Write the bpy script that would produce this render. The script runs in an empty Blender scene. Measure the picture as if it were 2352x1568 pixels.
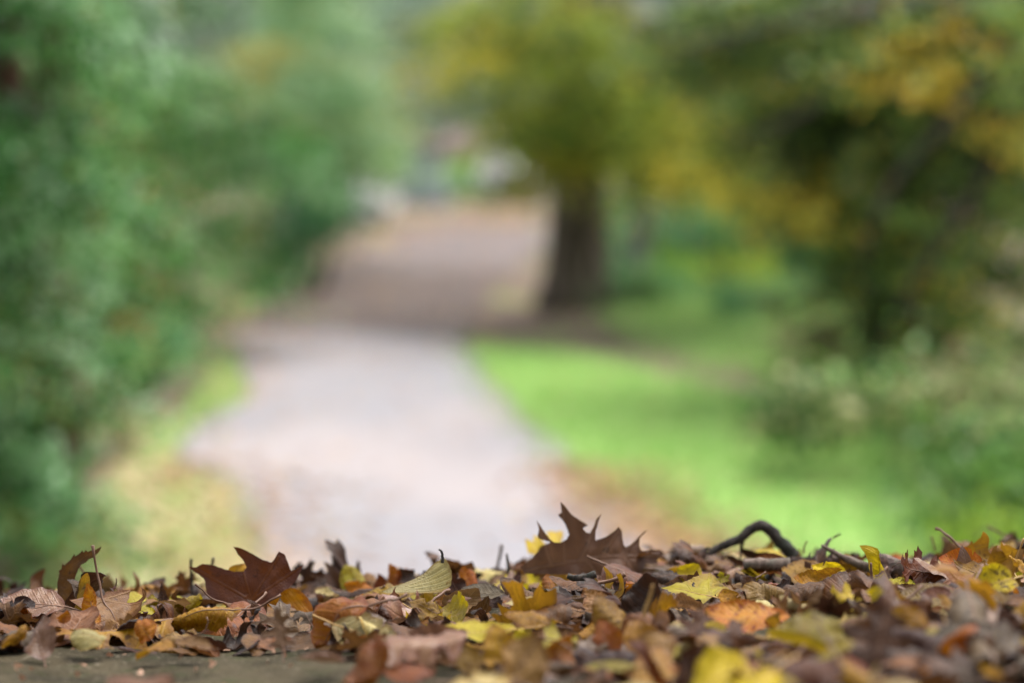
import bpy, math, random
import numpy as np
from mathutils import Vector, Matrix
from mathutils.geometry import delaunay_2d_cdt

random.seed(7); rng = np.random.default_rng(7)
R = math.radians
S = bpy.context.scene
COL = S.collection

# ------------------------------------------------------------------ camera
CAMZ = 2.3
FOC = 85.0
PITCH = math.atan((784 - 120) / 2352 * 36 / FOC)
cd = bpy.data.cameras.new('camera'); cam = bpy.data.objects.new('camera', cd); COL.objects.link(cam)
cam.location = (0, 0, CAMZ); cam.rotation_euler = (math.pi / 2 - PITCH, 0, 0)
cd.lens = FOC; cd.sensor_width = 36; cd.clip_start = 0.05; cd.clip_end = 500
cd.dof.use_dof = True; cd.dof.focus_distance = 2.84; cd.dof.aperture_fstop = 2.0
S.camera = cam

# ------------------------------------------------------------------ world and sun (soft overcast)
SUN_EL, SUN_AZ = R(68), R(42)
w = bpy.data.worlds.new('World'); S.world = w; w.use_nodes = True
nt = w.node_tree; nt.nodes.clear()
out = nt.nodes.new('ShaderNodeOutputWorld'); bg = nt.nodes.new('ShaderNodeBackground')
sky = nt.nodes.new('ShaderNodeTexSky'); sky.sky_type = 'NISHITA'; sky.sun_disc = False
sky.sun_elevation = SUN_EL; sky.sun_rotation = SUN_AZ; sky.dust_density = 4.0; sky.air_density = 1.0
hs = nt.nodes.new('ShaderNodeHueSaturation'); hs.inputs['Saturation'].default_value = 0.3
nt.links.new(sky.outputs[0], hs.inputs['Color']); nt.links.new(hs.outputs[0], bg.inputs[0])
bg.inputs[1].default_value = 0.15; nt.links.new(bg.outputs[0], out.inputs[0])
sd = bpy.data.lights.new('sun', 'SUN'); sd.energy = 1.5; sd.angle = R(40); sd.color = (1, .96, .9)
so = bpy.data.objects.new('sun', sd); COL.objects.link(so)
d = Vector((math.sin(SUN_AZ) * math.cos(SUN_EL), math.cos(SUN_AZ) * math.cos(SUN_EL), math.sin(SUN_EL)))
so.rotation_euler = d.to_track_quat('Z', 'Y').to_euler()
S.view_settings.view_transform = 'Standard'; S.view_settings.look = 'None'
S.view_settings.exposure = 1.42; S.view_settings.gamma = 1
S.render.engine = 'CYCLES'
S.cycles.use_denoising = True; S.cycles.max_bounces = 6; S.cycles.transmission_bounces = 3
S.render.resolution_x = 1024; S.render.resolution_y = 682

# ------------------------------------------------------------------ helpers
K = 36 / FOC / 2352
CP, SP = math.cos(PITCH), math.sin(PITCH)
def at(px, row, Y):                       # a point at real distance Y along the line of sight
    a, b = (px - 1176) * K, (784 - row) * K
    dx, dy, dz = a, CP + b * SP, -SP + b * CP
    t = Y / dy
    return Vector((dx * t, Y, CAMZ + dz * t))
def gnd(px, row, z=0.0):                  # where that line meets level z
    a, b = (px - 1176) * K, (784 - row) * K
    dx, dy, dz = a, CP + b * SP, -SP + b * CP
    t = (z - CAMZ) / dz
    return (dx * t, dy * t)
def proj(P):                              # world points to picture coordinates
    P = np.asarray(P); x, y, z = P[:, 0], P[:, 1], P[:, 2] - CAMZ
    dep = y * CP - z * SP; up = y * SP + z * CP
    return x / dep / K + 1176, 784 - up / dep / K
def smooth(m, on=True):
    m.polygons.foreach_set('use_smooth', [on] * len(m.polygons))
def np_mesh(name, V, F, mats, mi=None, pt=None, uv=None, sm=True):
    m = bpy.data.meshes.new(name)
    V = np.asarray(V, np.float32); F = np.asarray(F, np.int32); k = F.shape[1]
    m.vertices.add(len(V)); m.vertices.foreach_set('co', V.ravel())
    m.loops.add(F.size); m.loops.foreach_set('vertex_index', F.ravel())
    m.polygons.add(len(F)); m.polygons.foreach_set('loop_start', np.arange(0, F.size, k, dtype=np.int32))
    m.polygons.foreach_set('loop_total', np.full(len(F), k, np.int32))
    for q in (mats if isinstance(mats, (list, tuple)) else [mats]): m.materials.append(q)
    if mi is not None: m.polygons.foreach_set('material_index', np.asarray(mi, np.int32))
    if pt:
        for n, a in pt.items():
            at_ = m.attributes.new(n, 'FLOAT', 'POINT'); at_.data.foreach_set('value', np.asarray(a, np.float32))
    if uv is not None:
        l = m.uv_layers.new(name='leaf'); l.data.foreach_set('uv', np.asarray(uv, np.float32)[F.ravel()].ravel())
    m.update(calc_edges=True); m.validate()
    if sm: smooth(m)
    return m
def obj(name, mesh, parent=None, label=None, cat=None, group=None, kind=None, loc=None):
    o = bpy.data.objects.new(name, mesh); COL.objects.link(o)
    if parent: o.parent = parent
    if label: o['label'] = label
    if cat: o['category'] = cat
    if group: o['group'] = group
    if kind: o['kind'] = kind
    if loc is not None: o.location = loc
    return o
def tube(pts, rad, n=8, wob=0.0):
    pts = [Vector(p) for p in pts]; V = []; F = []
    ref = Vector((0.3, 0.2, 1)).normalized()
    for i, p in enumerate(pts):
        t = (pts[min(i + 1, len(pts) - 1)] - pts[max(i - 1, 0)]).normalized()
        a = t.cross(ref)
        if a.length < 0.2: a = t.cross(Vector((1, 0, 0)))
        a.normalize(); b = t.cross(a)
        r = rad[i] if hasattr(rad, '__len__') else rad
        for j in range(n):
            th = 2 * math.pi * j / n
            rr = r * (1 + wob * math.sin(3 * th + i * .9) + wob * .6 * random.uniform(-1, 1))
            V.append(p + a * math.cos(th) * rr + b * math.sin(th) * rr)
    for i in range(len(pts) - 1):
        for j in range(n):
            F.append((i * n + j, i * n + (j + 1) % n, (i + 1) * n + (j + 1) % n, (i + 1) * n + j))
    V.append(pts[0]); V.append(pts[-1]); e = (len(pts) - 1) * n
    for j in range(n):
        F.append((len(V) - 2, (j + 1) % n, j, j)); F.append((len(V) - 1, e + j, e + (j + 1) % n, e + (j + 1) % n))
    return V, F
class MB:
    def __init__(s): s.V = []; s.F = []
    def add(s, V, F):
        b = len(s.V); s.V += [tuple(v) for v in V]
        for f in F:
            g = []
            for i in f:
                if i + b not in g: g.append(i + b)
            s.F.append(tuple(g))
        return s
    def tube(s, *a, **k): return s.add(*tube(*a, **k))
    def box(s, c, h, top=1.0):
        V = [(c[0] + sx * h[0] * (top if sz > 0 else 1), c[1] + sy * h[1] * (top if sz > 0 else 1), c[2] + sz * h[2]) for sx in (-1, 1) for sy in (-1, 1) for sz in (-1, 1)]
        return s.add(V, [(0, 1, 3, 2), (4, 6, 7, 5), (0, 4, 5, 1), (2, 3, 7, 6), (0, 2, 6, 4), (1, 5, 7, 3)])
    def mesh(s, name, mat, sm=True):
        m = bpy.data.meshes.new(name); m.from_pydata(s.V, [], s.F); m.materials.append(mat); m.update()
        if sm: smooth(m)
        return m
def spline(pts, n):                       # Catmull-Rom through points
    P = [np.array(p, float) for p in pts]; P = [2 * P[0] - P[1]] + P + [2 * P[-1] - P[-2]]
    o = []
    for i in range(1, len(P) - 2):
        for k in range(n):
            t = k / n; a, b, c, d_ = P[i - 1], P[i], P[i + 1], P[i + 2]
            o.append(.5 * ((2 * b) + (c - a) * t + (2 * a - 5 * b + 4 * c - d_) * t * t + (3 * b - a - 3 * c + d_) * t ** 3))
    o.append(P[-2]); return [Vector(q) for q in o]

# ------------------------------------------------------------------ materials
class NT:
    def __init__(s, name):
        s.m = bpy.data.materials.new(name); s.m.use_nodes = True; s.t = s.m.node_tree; s.t.nodes.clear()
        s.out = s.n('ShaderNodeOutputMaterial')
    def n(s, t, **k):
        x = s.t.nodes.new(t)
        for a, b in k.items(): setattr(x, a, b)
        return x
    def l(s, a, b): s.t.links.new(a, b)
    def val(s, inp, v):
        if hasattr(v, 'is_output') or isinstance(v, bpy.types.NodeSocket): s.l(v, inp)
        else: inp.default_value = v
    def math(s, op, a, b=0.0, clamp=False):
        x = s.n('ShaderNodeMath', operation=op, use_clamp=clamp); s.val(x.inputs[0], a); s.val(x.inputs[1], b); return x.outputs[0]
    def mix(s, f, a, b, mode='MIX'):
        x = s.n('ShaderNodeMix', data_type='RGBA', blend_type=mode); s.val(x.inputs[0], f)
        for i, v in ((6, a), (7, b)):
            if isinstance(v, tuple): x.inputs[i].default_value = (*v[:3], 1)
            else: s.l(v, x.inputs[i])
        return x.outputs[2]
    def noise(s, vec, scale, detail=3, rough=.55, w=None, dist=0.0):
        x = s.n('ShaderNodeTexNoise')
        if w is not None: x.noise_dimensions = '4D'; s.l(w, x.inputs['W'])
        if vec is not None: s.l(vec, x.inputs['Vector'])
        x.inputs['Scale'].default_value = scale; x.inputs['Detail'].default_value = detail
        x.inputs['Roughness'].default_value = rough; x.inputs['Distortion'].default_value = dist
        return x.outputs['Fac']
    def step(s, v, a, b):
        x = s.n('ShaderNodeMapRange', interpolation_type='SMOOTHSTEP'); s.val(x.inputs[0], v)
        x.inputs[1].default_value = a; x.inputs[2].default_value = b; return x.outputs[0]
    def attr(s, name): return s.n('ShaderNodeAttribute', attribute_name=name).outputs['Fac']
    def bump(s, h, st, dist=.01):
        x = s.n('ShaderNodeBump'); s.l(h, x.inputs['Height']); x.inputs['Strength'].default_value = st; x.inputs['Distance'].default_value = dist
        return x.outputs[0]
    def bsdf(s, col, rough=.6, spec=.5, nrm=None):
        x = s.n('ShaderNodeBsdfPrincipled')
        if isinstance(col, tuple): x.inputs['Base Color'].default_value = (*col, 1)
        else: s.l(col, x.inputs['Base Color'])
        s.val(x.inputs['Roughness'], rough); x.inputs['Specular IOR Level'].default_value = spec
        if nrm: s.l(nrm, x.inputs['Normal'])
        return x.outputs[0]

def dry_leaf(name, c1, c2, spot, spot_amt, vein, margin, rough=.5, trans=.22, hue=.012, spec=.28, patch=None):
    n = NT(name)
    uv = n.n('ShaderNodeUVMap', uv_map='leaf').outputs[0]
    rnd = n.math('ADD', n.n('ShaderNodeObjectInfo').outputs['Random'], n.attr('rnd'))
    W = n.math('MULTIPLY', rnd, 37.0)
    big = n.step(n.noise(uv, 3.2, 3, .6, W), .36, .66)
    col = n.mix(big, c1, c2)
    if patch: col = n.mix(n.step(n.noise(uv, 2.1, 2, .5, n.math('ADD', W, 9.0)), .54, .66), col, patch)
    fine = n.noise(uv, 17, 4, .7, W)
    col = n.mix(n.math('MULTIPLY', n.step(fine, .35, .75), .45), col, tuple(.55 * q for q in c1))
    sp = n.step(n.noise(uv, 11, 2, .5, n.math('ADD', W, 3.3), .6), 1 - spot_amt - .06, 1 - spot_amt + .02)
    col = n.mix(sp, col, spot)
    edge = n.attr('edge')                                    # distance from the margin, in leaf lengths
    mg = n.math('ADD', edge, n.math('MULTIPLY', n.math('SUBTRACT', n.noise(uv, 7, 3, .6, W), .5), .16))
    col = n.mix(n.math('MULTIPLY', n.math('SUBTRACT', 1.0, n.step(mg, .0, .07)), .75), col, margin)
    ve = n.attr('vein')
    vm = n.math('SUBTRACT', 1.0, n.step(ve, .004, .014))
    col = n.mix(n.math('MULTIPLY', vm, .38), col, vein)
    h = n.n('ShaderNodeHueSaturation'); n.l(col, h.inputs['Color'])
    r2 = n.math('FRACT', n.math('MULTIPLY', rnd, 7.31)); r3 = n.math('FRACT', n.math('MULTIPLY', rnd, 13.7))
    n.l(n.math('ADD', .5 - hue, n.math('MULTIPLY', r2, 2 * hue)), h.inputs['Hue'])
    n.l(n.math('ADD', .27, n.math('MULTIPLY', r3, .54)), h.inputs['Value'])
    h.inputs['Saturation'].default_value = 1.32
    net = n.n('ShaderNodeTexVoronoi', feature='DISTANCE_TO_EDGE'); n.l(uv, net.inputs['Vector']); net.inputs['Scale'].default_value = 34
    hgt = n.math('ADD', n.math('ADD', n.math('MULTIPLY', n.noise(uv, 26, 4, .65, W), .7), n.math('MULTIPLY', vm, .9)), n.math('MULTIPLY', net.outputs[0], .8))
    nr = n.bump(hgt, .55, .0016)
    rg = n.math('ADD', rough - .1, n.math('MULTIPLY', fine, .25))
    b = n.bsdf(h.outputs[0], rg, spec, nr)
    t = n.n('ShaderNodeBsdfTranslucent'); n.l(n.mix(.45, h.outputs[0], c2), t.inputs[0]); n.l(nr, t.inputs['Normal'])
    mx = n.n('ShaderNodeMixShader'); mx.inputs[0].default_value = trans; n.l(b, mx.inputs[1]); n.l(t.outputs[0], mx.inputs[2])
    n.l(mx.outputs[0], n.out.inputs[0]); return n.m

LM = {
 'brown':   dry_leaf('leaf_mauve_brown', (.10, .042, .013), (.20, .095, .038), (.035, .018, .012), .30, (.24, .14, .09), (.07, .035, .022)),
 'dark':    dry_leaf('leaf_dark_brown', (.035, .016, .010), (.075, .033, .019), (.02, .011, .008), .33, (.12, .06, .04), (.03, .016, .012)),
 'tan':     dry_leaf('leaf_tan', (.21, .12, .055), (.31, .19, .095), (.11, .055, .028), .33, (.40, .27, .16), (.17, .085, .045)),
 'pink':    dry_leaf('leaf_pink_tan', (.21, .115, .065), (.34, .215, .135), (.14, .07, .05), .28, (.22, .11, .075), (.17, .08, .055), rough=.38, spec=.55),
 'grey':    dry_leaf('leaf_grey_brown', (.11, .078, .05), (.19, .14, .095), (.06, .042, .03), .34, (.27, .21, .15), (.09, .06, .042)),
 'warm':    dry_leaf('leaf_warm_brown', (.17, .085, .048), (.26, .15, .095), (.06, .03, .015), .33, (.36, .23, .16), (.10, .045, .022), trans=.3),
 'ochre':   dry_leaf('leaf_ochre', (.34, .16, .014), (.48, .26, .028), (.13, .06, .016), .37, (.50, .34, .12), (.22, .095, .02), trans=.3),
 'yellow':  dry_leaf('leaf_bright_yellow', (.64, .46, .012), (.74, .56, .02), (.26, .14, .015), .31, (.70, .57, .14), (.42, .27, .025), trans=.34),
 'lime':    dry_leaf('leaf_lime_yellow', (.38, .31, .015), (.50, .41, .03), (.22, .20, .02), .30, (.62, .60, .20), (.42, .33, .03), trans=.34),
 'orange':  dry_leaf('leaf_orange', (.38, .095, .008), (.50, .19, .014), (.20, .05, .01), .36, (.56, .28, .06), (.30, .075, .012), trans=.32),
 'rust':    dry_leaf('leaf_rust', (.14, .034, .008), (.24, .072, .016), (.07, .02, .012), .33, (.32, .15, .08), (.11, .03, .016)),
 'cream':   dry_leaf('leaf_cream', (.52, .43, .21), (.60, .52, .29), (.24, .15, .06), .30, (.66, .60, .38), (.36, .24, .10)),
 'spotted': dry_leaf('leaf_yellow_spotted', (.68, .50, .02), (.72, .55, .03), (.10, .055, .012), .43, (.66, .54, .12), (.42, .24, .02), trans=.32),
 'flame':   dry_leaf('leaf_orange_flame', (.50, .25, .015), (.48, .15, .008), (.17, .035, .01), .42, (.60, .36, .10), (.34, .12, .02), trans=.3),
 'mottled': dry_leaf('leaf_yellow_mottled', (.56, .48, .04), (.52, .34, .03), (.19, .11, .02), .40, (.66, .60, .30), (.46, .40, .12), trans=.3, patch=(.27, .22, .10)),
}
WORD = dict(warm='warm brown', brown='mauve brown', dark='dark brown', tan='tan', pink='pinkish tan', grey='grey brown', ochre='ochre', yellow='bright yellow',
            lime='lime yellow', orange='orange', rust='rust red', cream='pale cream', spotted='black spotted yellow', flame='yellow and orange', mottled='mottled yellow')
def stalk_mat(name, c, c2):
    n = NT(name); tc = n.n('ShaderNodeTexCoord').outputs['Object']
    f = n.noise(tc, 90, 3); n.l(n.bsdf(n.mix(f, c, c2), .55, .4, n.bump(f, .4, .001)), n.out.inputs[0]); return n.m
STALK = stalk_mat('leaf_stalk', (.16, .075, .035), (.08, .04, .025))
STALK_Y = stalk_mat('leaf_stalk_yellow', (.40, .24, .06), (.24, .12, .04))

def bark(name, c1, c2, c3, sc=1.0):
    n = NT(name); tc = n.n('ShaderNodeTexCoord').outputs['Object']
    mp = n.n('ShaderNodeMapping'); n.l(tc, mp.inputs[0]); mp.inputs['Scale'].default_value = (9 * sc, 9 * sc, 2.2 * sc)
    a = n.noise(mp.outputs[0], 1.6, 6, .65); b = n.noise(tc, 2.2 * sc, 3)
    col = n.mix(n.step(a, .38, .62), c1, c2); col = n.mix(n.step(b, .5, .66), col, c3)
    n.l(n.bsdf(col, .85, .25, n.bump(a, .9, .03 / sc)), n.out.inputs[0]); return n.m
BARK = bark('bark_grey_brown', (.05, .038, .03), (.17, .135, .105), (.09, .095, .055))
BARK_D = bark('bark_dark', (.025, .018, .014), (.06, .042, .03), (.03, .035, .02))
BARK_R = bark('bark_red_brown', (.04, .02, .014), (.10, .045, .028), (.05, .04, .025))
BARK_P = bark('bark_pale_grey', (.20, .20, .20), (.34, .34, .33), (.16, .18, .14))
TWIG = bark('twig_bark', (.018, .015, .013), (.055, .045, .036), (.03, .032, .024), 14)
STICK = bark('stick_bark', (.07, .048, .036), (.17, .125, .10), (.10, .09, .07), 10)

def green_leaf(name, cs, rough=.4, trans=.25, spec=.3):
    n = NT(name); tint = n.attr('tint')
    r = n.n('ShaderNodeValToRGB'); n.l(tint, r.inputs[0])
    e = r.color_ramp.elements
    while len(e) < len(cs): e.new(.5)
    for i, (p, c) in enumerate(cs): e[i].position = p; e[i].color = (*c, 1)
    b = n.bsdf(r.outputs[0], rough, spec)
    t = n.n('ShaderNodeBsdfTranslucent'); n.l(r.outputs[0], t.inputs[0])
    mx = n.n('ShaderNodeMixShader'); mx.inputs[0].default_value = trans; n.l(b, mx.inputs[1]); n.l(t.outputs[0], mx.inputs[2])
    n.l(mx.outputs[0], n.out.inputs[0]); return n.m

# tint: 0..0.8 greens with clump highlights and shadows painted in, 0.8..1 turned leaves
F_LAUREL = green_leaf('foliage_laurel', [(0, (.015, .06, .008)), (.4, (.06, .22, .03)), (.78, (.24, .48, .15)), (.86, (.14, .22, .045)), (.93, (.42, .22, .05)), (1, (.22, .09, .05))], .36, .22, .4)
F_BLUE = green_leaf('foliage_blue_green', [(0, (.010, .055, .006)), (.35, (.055, .22, .03)), (.6, (.14, .36, .10)), (.78, (.36, .54, .32)), (.9, (.20, .32, .08)), (1, (.42, .24, .05))], .36, .25, .45)  # darkest and palest stops paint leaf shadows and highlights
F_PALE = green_leaf('foliage_pale_green', [(0, (.16, .32, .12)), (.5, (.33, .52, .27)), (.8, (.50, .66, .38)), (.92, (.40, .36, .06)), (1, (.55, .34, .04))], .45, .3)  # brightened so the leaf colour carries the pale haze
F_AUT = green_leaf('foliage_yellow_green', [(0, (.08, .14, .02)), (.45, (.25, .34, .045)), (.78, (.46, .50, .08)), (.86, (.58, .52, .06)), (1, (.62, .46, .05))], .5, .35)
F_OLIVE = green_leaf('foliage_olive', [(0, (.02, .035, .008)), (.4, (.08, .13, .025)), (.78, (.24, .36, .08)), (.84, (.56, .46, .05)), (1, (.66, .42, .04))], .45, .2)
F_TEAL = green_leaf('foliage_teal_green', [(0, (.03, .12, .045)), (.5, (.06, .20, .07)), (.8, (.13, .32, .10)), (1, (.34, .34, .10))], .42, .22)
F_MID = green_leaf('foliage_mid_green', [(0, (.06, .20, .08)), (.5, (.12, .34, .13)), (.8, (.24, .46, .16)), (1, (.38, .46, .14))], .42, .28)
F_MIX = green_leaf('foliage_dark_mixed', [(0, (.03, .08, .02)), (.35, (.08, .19, .04)), (.7, (.22, .42, .09)), (.84, (.38, .46, .17)), (1, (.46, .38, .22))], .45, .22)
F_FAR = green_leaf('foliage_far_haze_tone', [(0, (.18, .25, .20)), (.6, (.30, .40, .32)), (.85, (.42, .52, .34)), (1, (.34, .32, .12))], .6, .2)  # pale grey greens put distance haze into the leaf colour
F_LIME = green_leaf('foliage_lime', [(0, (.20, .36, .03)), (.6, (.32, .50, .05)), (1, (.50, .55, .08))], .5, .35)
F_DRY = green_leaf('foliage_dry_bracken', [(0, (.14, .11, .05)), (.4, (.34, .28, .16)), (.7, (.20, .28, .09)), (1, (.24, .30, .10))], .7, .2)
F_GLINT = green_leaf('glint_white', [(0, (.88, .88, .88)), (1, (.92, .90, .90))], .6, .2)
F_PINK = green_leaf('petals_pink', [(0, (.46, .36, .35)), (1, (.58, .48, .46))], .6, .2)
GRASSM = green_leaf('grass_blades', [(0, (.24, .46, .11)), (.6, (.34, .56, .16)), (1, (.48, .54, .25))], .5, .35)
LITTERM = green_leaf('background_litter', [(0, (.24, .11, .06)), (.35, (.38, .21, .13)), (.7, (.50, .32, .22)), (.9, (.50, .36, .06)), (1, (.52, .26, .05))], .6, .2)

# ------------------------------------------------------------------ terrain
def bedz(x, y):                           # the bank's surface under the litter
    x = np.asarray(x, float); y = np.asarray(y, float)
    return CAMZ - (.573 + .115 * (np.maximum(y, .2) - 2.2)) - .029 + .041 * x + .006 * np.sin(x * 5.1 + y * 2) + .005 * np.sin(x * 11 - y * 4)
def terr(x, y):
    x = np.asarray(x, float); y = np.asarray(y, float)
    b = bedz(x, np.minimum(y, 3.32)) - .42 * np.maximum(y - 3.32, 0) + .12 * np.maximum(y - 8, 0)
    far = .03 * np.sin(x * .7 + y * .3) * np.clip((y - 9) / 6, 0, 1) + .018 * np.maximum(y - 36, 0)
    k = .07; q = (b - far) / k
    return far + k * np.where(q > 30, q, np.log1p(np.exp(np.minimum(q, 30))))
def sheet(name, xs, ys, mat, dz=0.0, mask=None, uv=None):
    X, Y = np.meshgrid(xs, ys); Z = terr(X, Y) + dz
    V = np.stack([X, Y, Z], -1).reshape(-1, 3); nx = len(xs); F = []
    for j in range(len(ys) - 1):
        for i in range(nx - 1):
            if mask and not mask((xs[i] + xs[i + 1]) / 2, (ys[j] + ys[j + 1]) / 2): continue
            a = j * nx + i; F.append((a, a + 1, a + nx + 1, a + nx))
    m = np_mesh(name, V, F, mat)
    if mask:
        import bmesh
        bm = bmesh.new(); bm.from_mesh(m); bmesh.ops.delete(bm, geom=[v for v in bm.verts if not v.link_faces], context='VERTS'); bm.to_mesh(m); bm.free()
    return m

n = NT('leaf_strewn_soil'); tc = n.n('ShaderNodeTexCoord').outputs['Object']
a = n.noise(tc, .55, 4, .6); b = n.noise(tc, 7, 5, .7); c = n.noise(tc, 40, 4, .7)
col = n.mix(n.step(b, .38, .62), (.11, .078, .06), (.19, .14, .11)); col = n.mix(n.step(a, .5, .64), col, (.20, .24, .07))
col = n.mix(n.math('MULTIPLY', n.step(c, .45, .7), .5), col, (.10, .06, .04))
n.l(n.bsdf(col, .9, .2, n.bump(c, .8, .02)), n.out.inputs[0]); SOIL = n.m
n = NT('lawn_turf'); tc = n.n('ShaderNodeTexCoord').outputs['Object']
a = n.noise(tc, .9, 4, .6); c = n.noise(tc, 30, 4, .7)
col = n.mix(n.step(a, .35, .65), (.25, .44, .11), (.34, .50, .16)); col = n.mix(n.math('MULTIPLY', n.step(c, .4, .7), .4), col, (.42, .46, .22))
n.l(n.bsdf(col, .9, .2, n.bump(c, .8, .02)), n.out.inputs[0]); TURF = n.m
n = NT('path_gravel'); tc = n.n('ShaderNodeTexCoord').outputs['Object']
a = n.noise(tc, .5, 3, .6); b = n.noise(tc, 3.2, 4, .65); c = n.noise(tc, 120, 3, .7)
col = n.mix(n.step(a, .4, .62), (.23, .22, .235), (.30, .265, .265)); col = n.mix(n.math('MULTIPLY', n.step(b, .55, .75), .5), col, (.33, .24, .21))
col = n.mix(n.math('MULTIPLY', n.step(c, .4, .7), .3), col, (.19, .185, .19))
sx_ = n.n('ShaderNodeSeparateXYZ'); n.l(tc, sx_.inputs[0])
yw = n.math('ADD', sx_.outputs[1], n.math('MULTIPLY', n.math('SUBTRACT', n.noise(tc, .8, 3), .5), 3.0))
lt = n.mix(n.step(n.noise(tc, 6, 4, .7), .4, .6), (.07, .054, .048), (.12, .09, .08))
litter_shade = n.math('MULTIPLY', n.step(yw, 19.4, 20.6), n.math('SUBTRACT', 1.0, n.math('MULTIPLY', n.step(yw, 24.5, 26.0), .22)))  # far path darkened: fallen leaves plus tree shade painted into the colour
n.l(n.bsdf(n.mix(litter_shade, col, lt), .9, .2, n.bump(c, .5, .006)), n.out.inputs[0]); GRAVEL = n.m
n = NT('weathered_stone'); tc = n.n('ShaderNodeTexCoord').outputs['Object']
a = n.noise(tc, 9, 5, .65); b = n.noise(tc, 30, 5, .7); c = n.noise(tc, 140, 3, .7)
col = n.mix(n.step(a, .38, .62), (.022, .018, .010), (.055, .044, .026)); col = n.mix(n.math('MULTIPLY', n.step(b, .5, .68), .7), col, (.03, .036, .012))
col = n.mix(n.step(c, .58, .68), col, (.13, .11, .08))
n.l(n.bsdf(col, .95, .08, n.bump(n.math('ADD', b, n.math('MULTIPLY', c, .4)), .9, .008)), n.out.inputs[0]); STONE = n.m

xs = np.concatenate([np.linspace(-70, -8, 20)[:-1], np.linspace(-8, -2, 20)[:-1], np.linspace(-2, 2, 60)[:-1], np.linspace(2, 8, 20)[:-1], np.linspace(8, 70, 20)])
ys = np.concatenate([np.linspace(-12, 1, 14)[:-1], np.linspace(1, 4, 60)[:-1], np.linspace(4, 10, 40)[:-1], np.linspace(10, 40, 60)[:-1], np.linspace(40, 160, 20)])
obj('ground', sheet('ground', xs, ys, SOIL), kind='structure')

def interp(tab, row): 
    r = [t[0] for t in tab]; return [np.interp(row, r, [t[i] for t in tab]) for i in range(1, len(tab[0]))]
# path edges read off the photograph and laid on the ground
tab = []
for row, L, Rr in [(1500, 640, 2080), (1400, 620, 1850), (1300, 600, 1640), (1200, 570, 1450), (1100, 490, 1345), (1020, 410, 1280), (960, 450, 1215), (920, 570, 1165), (850, 560, 1105), (780, 545, 1060), (720, 570, 1090), (680, 620, 1130), (640, 700, 1165), (600, 790, 1205), (570, 850, 1262), (545, 930, 1340), (530, 1020, 1430), (520, 1180, 1600)]:
    a = gnd(L, row); b = gnd(Rr, row); tab.append((a[1], a[0], b[0]))
tab.sort(); V = []; F = []; yy = np.linspace(tab[0][0], tab[-1][0], 120)
for i, y in enumerate(yy):
    l_, r_ = interp(tab, y)
    for j in range(9):
        x = l_ + (r_ - l_) * j / 8 + (.05 * math.sin(y * 3.1 + j) if j in (0, 8) else 0)
        V.append((x, y, float(terr(x, y)) + .012))
        if i and j: k = i * 9 + j; F.append((k - 10, k - 9, k, k - 1))
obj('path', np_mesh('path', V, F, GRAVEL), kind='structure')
def inpoly(x, y, P):
    c = False; j = len(P) - 1
    for i in range(len(P)):
        if (P[i][1] > y) != (P[j][1] > y) and x < (P[j][0] - P[i][0]) * (y - P[i][1]) / (P[j][1] - P[i][1]) + P[i][0]: c = not c
        j = i
    return c
lawnP = [gnd(*p) for p in [(1078, 792), (1120, 850), (1180, 920), (1300, 1030), (1370, 1110), (1520, 1190), (1700, 1260), (1760, 1420), (3000, 1420), (2700, 1090), (2300, 1000), (1850, 935), (1600, 880), (1350, 815)]]
leftP = [gnd(*p) for p in [(330, 1020), (430, 930), (535, 800), (556, 850), (575, 925), (450, 985), (380, 1080), (560, 1110), (600, 1200), (600, 1400), (60, 1400), (150, 1210)]]
m = sheet('lawn', np.arange(-1.5, 8, .12), np.arange(8.5, 21, .15), TURF, .006, lambda x, y: inpoly(x, y, lawnP))
obj('lawn', m, kind='structure')
n = NT('verge_turf'); tc = n.n('ShaderNodeTexCoord').outputs['Object']
a = n.noise(tc, 2.2, 4, .6); c = n.noise(tc, 30, 4, .7)
col = n.mix(n.step(a, .4, .6), (.33, .35, .14), (.46, .36, .24)); col = n.mix(n.math('MULTIPLY', n.step(c, .4, .7), .4), col, (.50, .42, .27))
n.l(n.bsdf(col, .9, .2, n.bump(c, .8, .02)), n.out.inputs[0]); VERGE = n.m
obj('grass_verge', sheet('grass_verge', np.arange(-4, 0, .1), np.arange(8.5, 20, .15), VERGE, .006, lambda x, y: inpoly(x, y, leftP)), kind='structure')

# bare stone surface the litter stops short of
sx = np.linspace(-1.6, .75, 98); sy = np.linspace(.7, 2.85, 96)
X, Y = np.meshgrid(sx, sy); Z = bedz(X, Y) + .012 + .0022 * np.sin(X * 60 + 3 * np.sin(Y * 41)) * np.sin(Y * 53) + .003 * np.sin(X * 17 + Y * 23)
V = np.stack([X, Y, Z], -1).reshape(-1, 3); nx = len(sx)
F = [(j * nx + i, j * nx + i + 1, (j + 1) * nx + i + 1, (j + 1) * nx + i) for j in range(len(sy) - 1) for i in range(nx - 1)]
V = V.tolist(); nb = len(V)
ring = [i for i in range(nx)] + [j * nx + nx - 1 for j in range(1, len(sy))] + [(len(sy) - 1) * nx + i for i in range(nx - 2, -1, -1)] + [j * nx for j in range(len(sy) - 2, 0, -1)]
for r_ in ring: V.append((V[r_][0], V[r_][1], V[r_][2] - .09))
for i in range(len(ring)): k = (i + 1) % len(ring); F.append((ring[k], ring[i], nb + i, nb + k))
obj('pavement', np_mesh('pavement', V, F, STONE), kind='structure')

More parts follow.
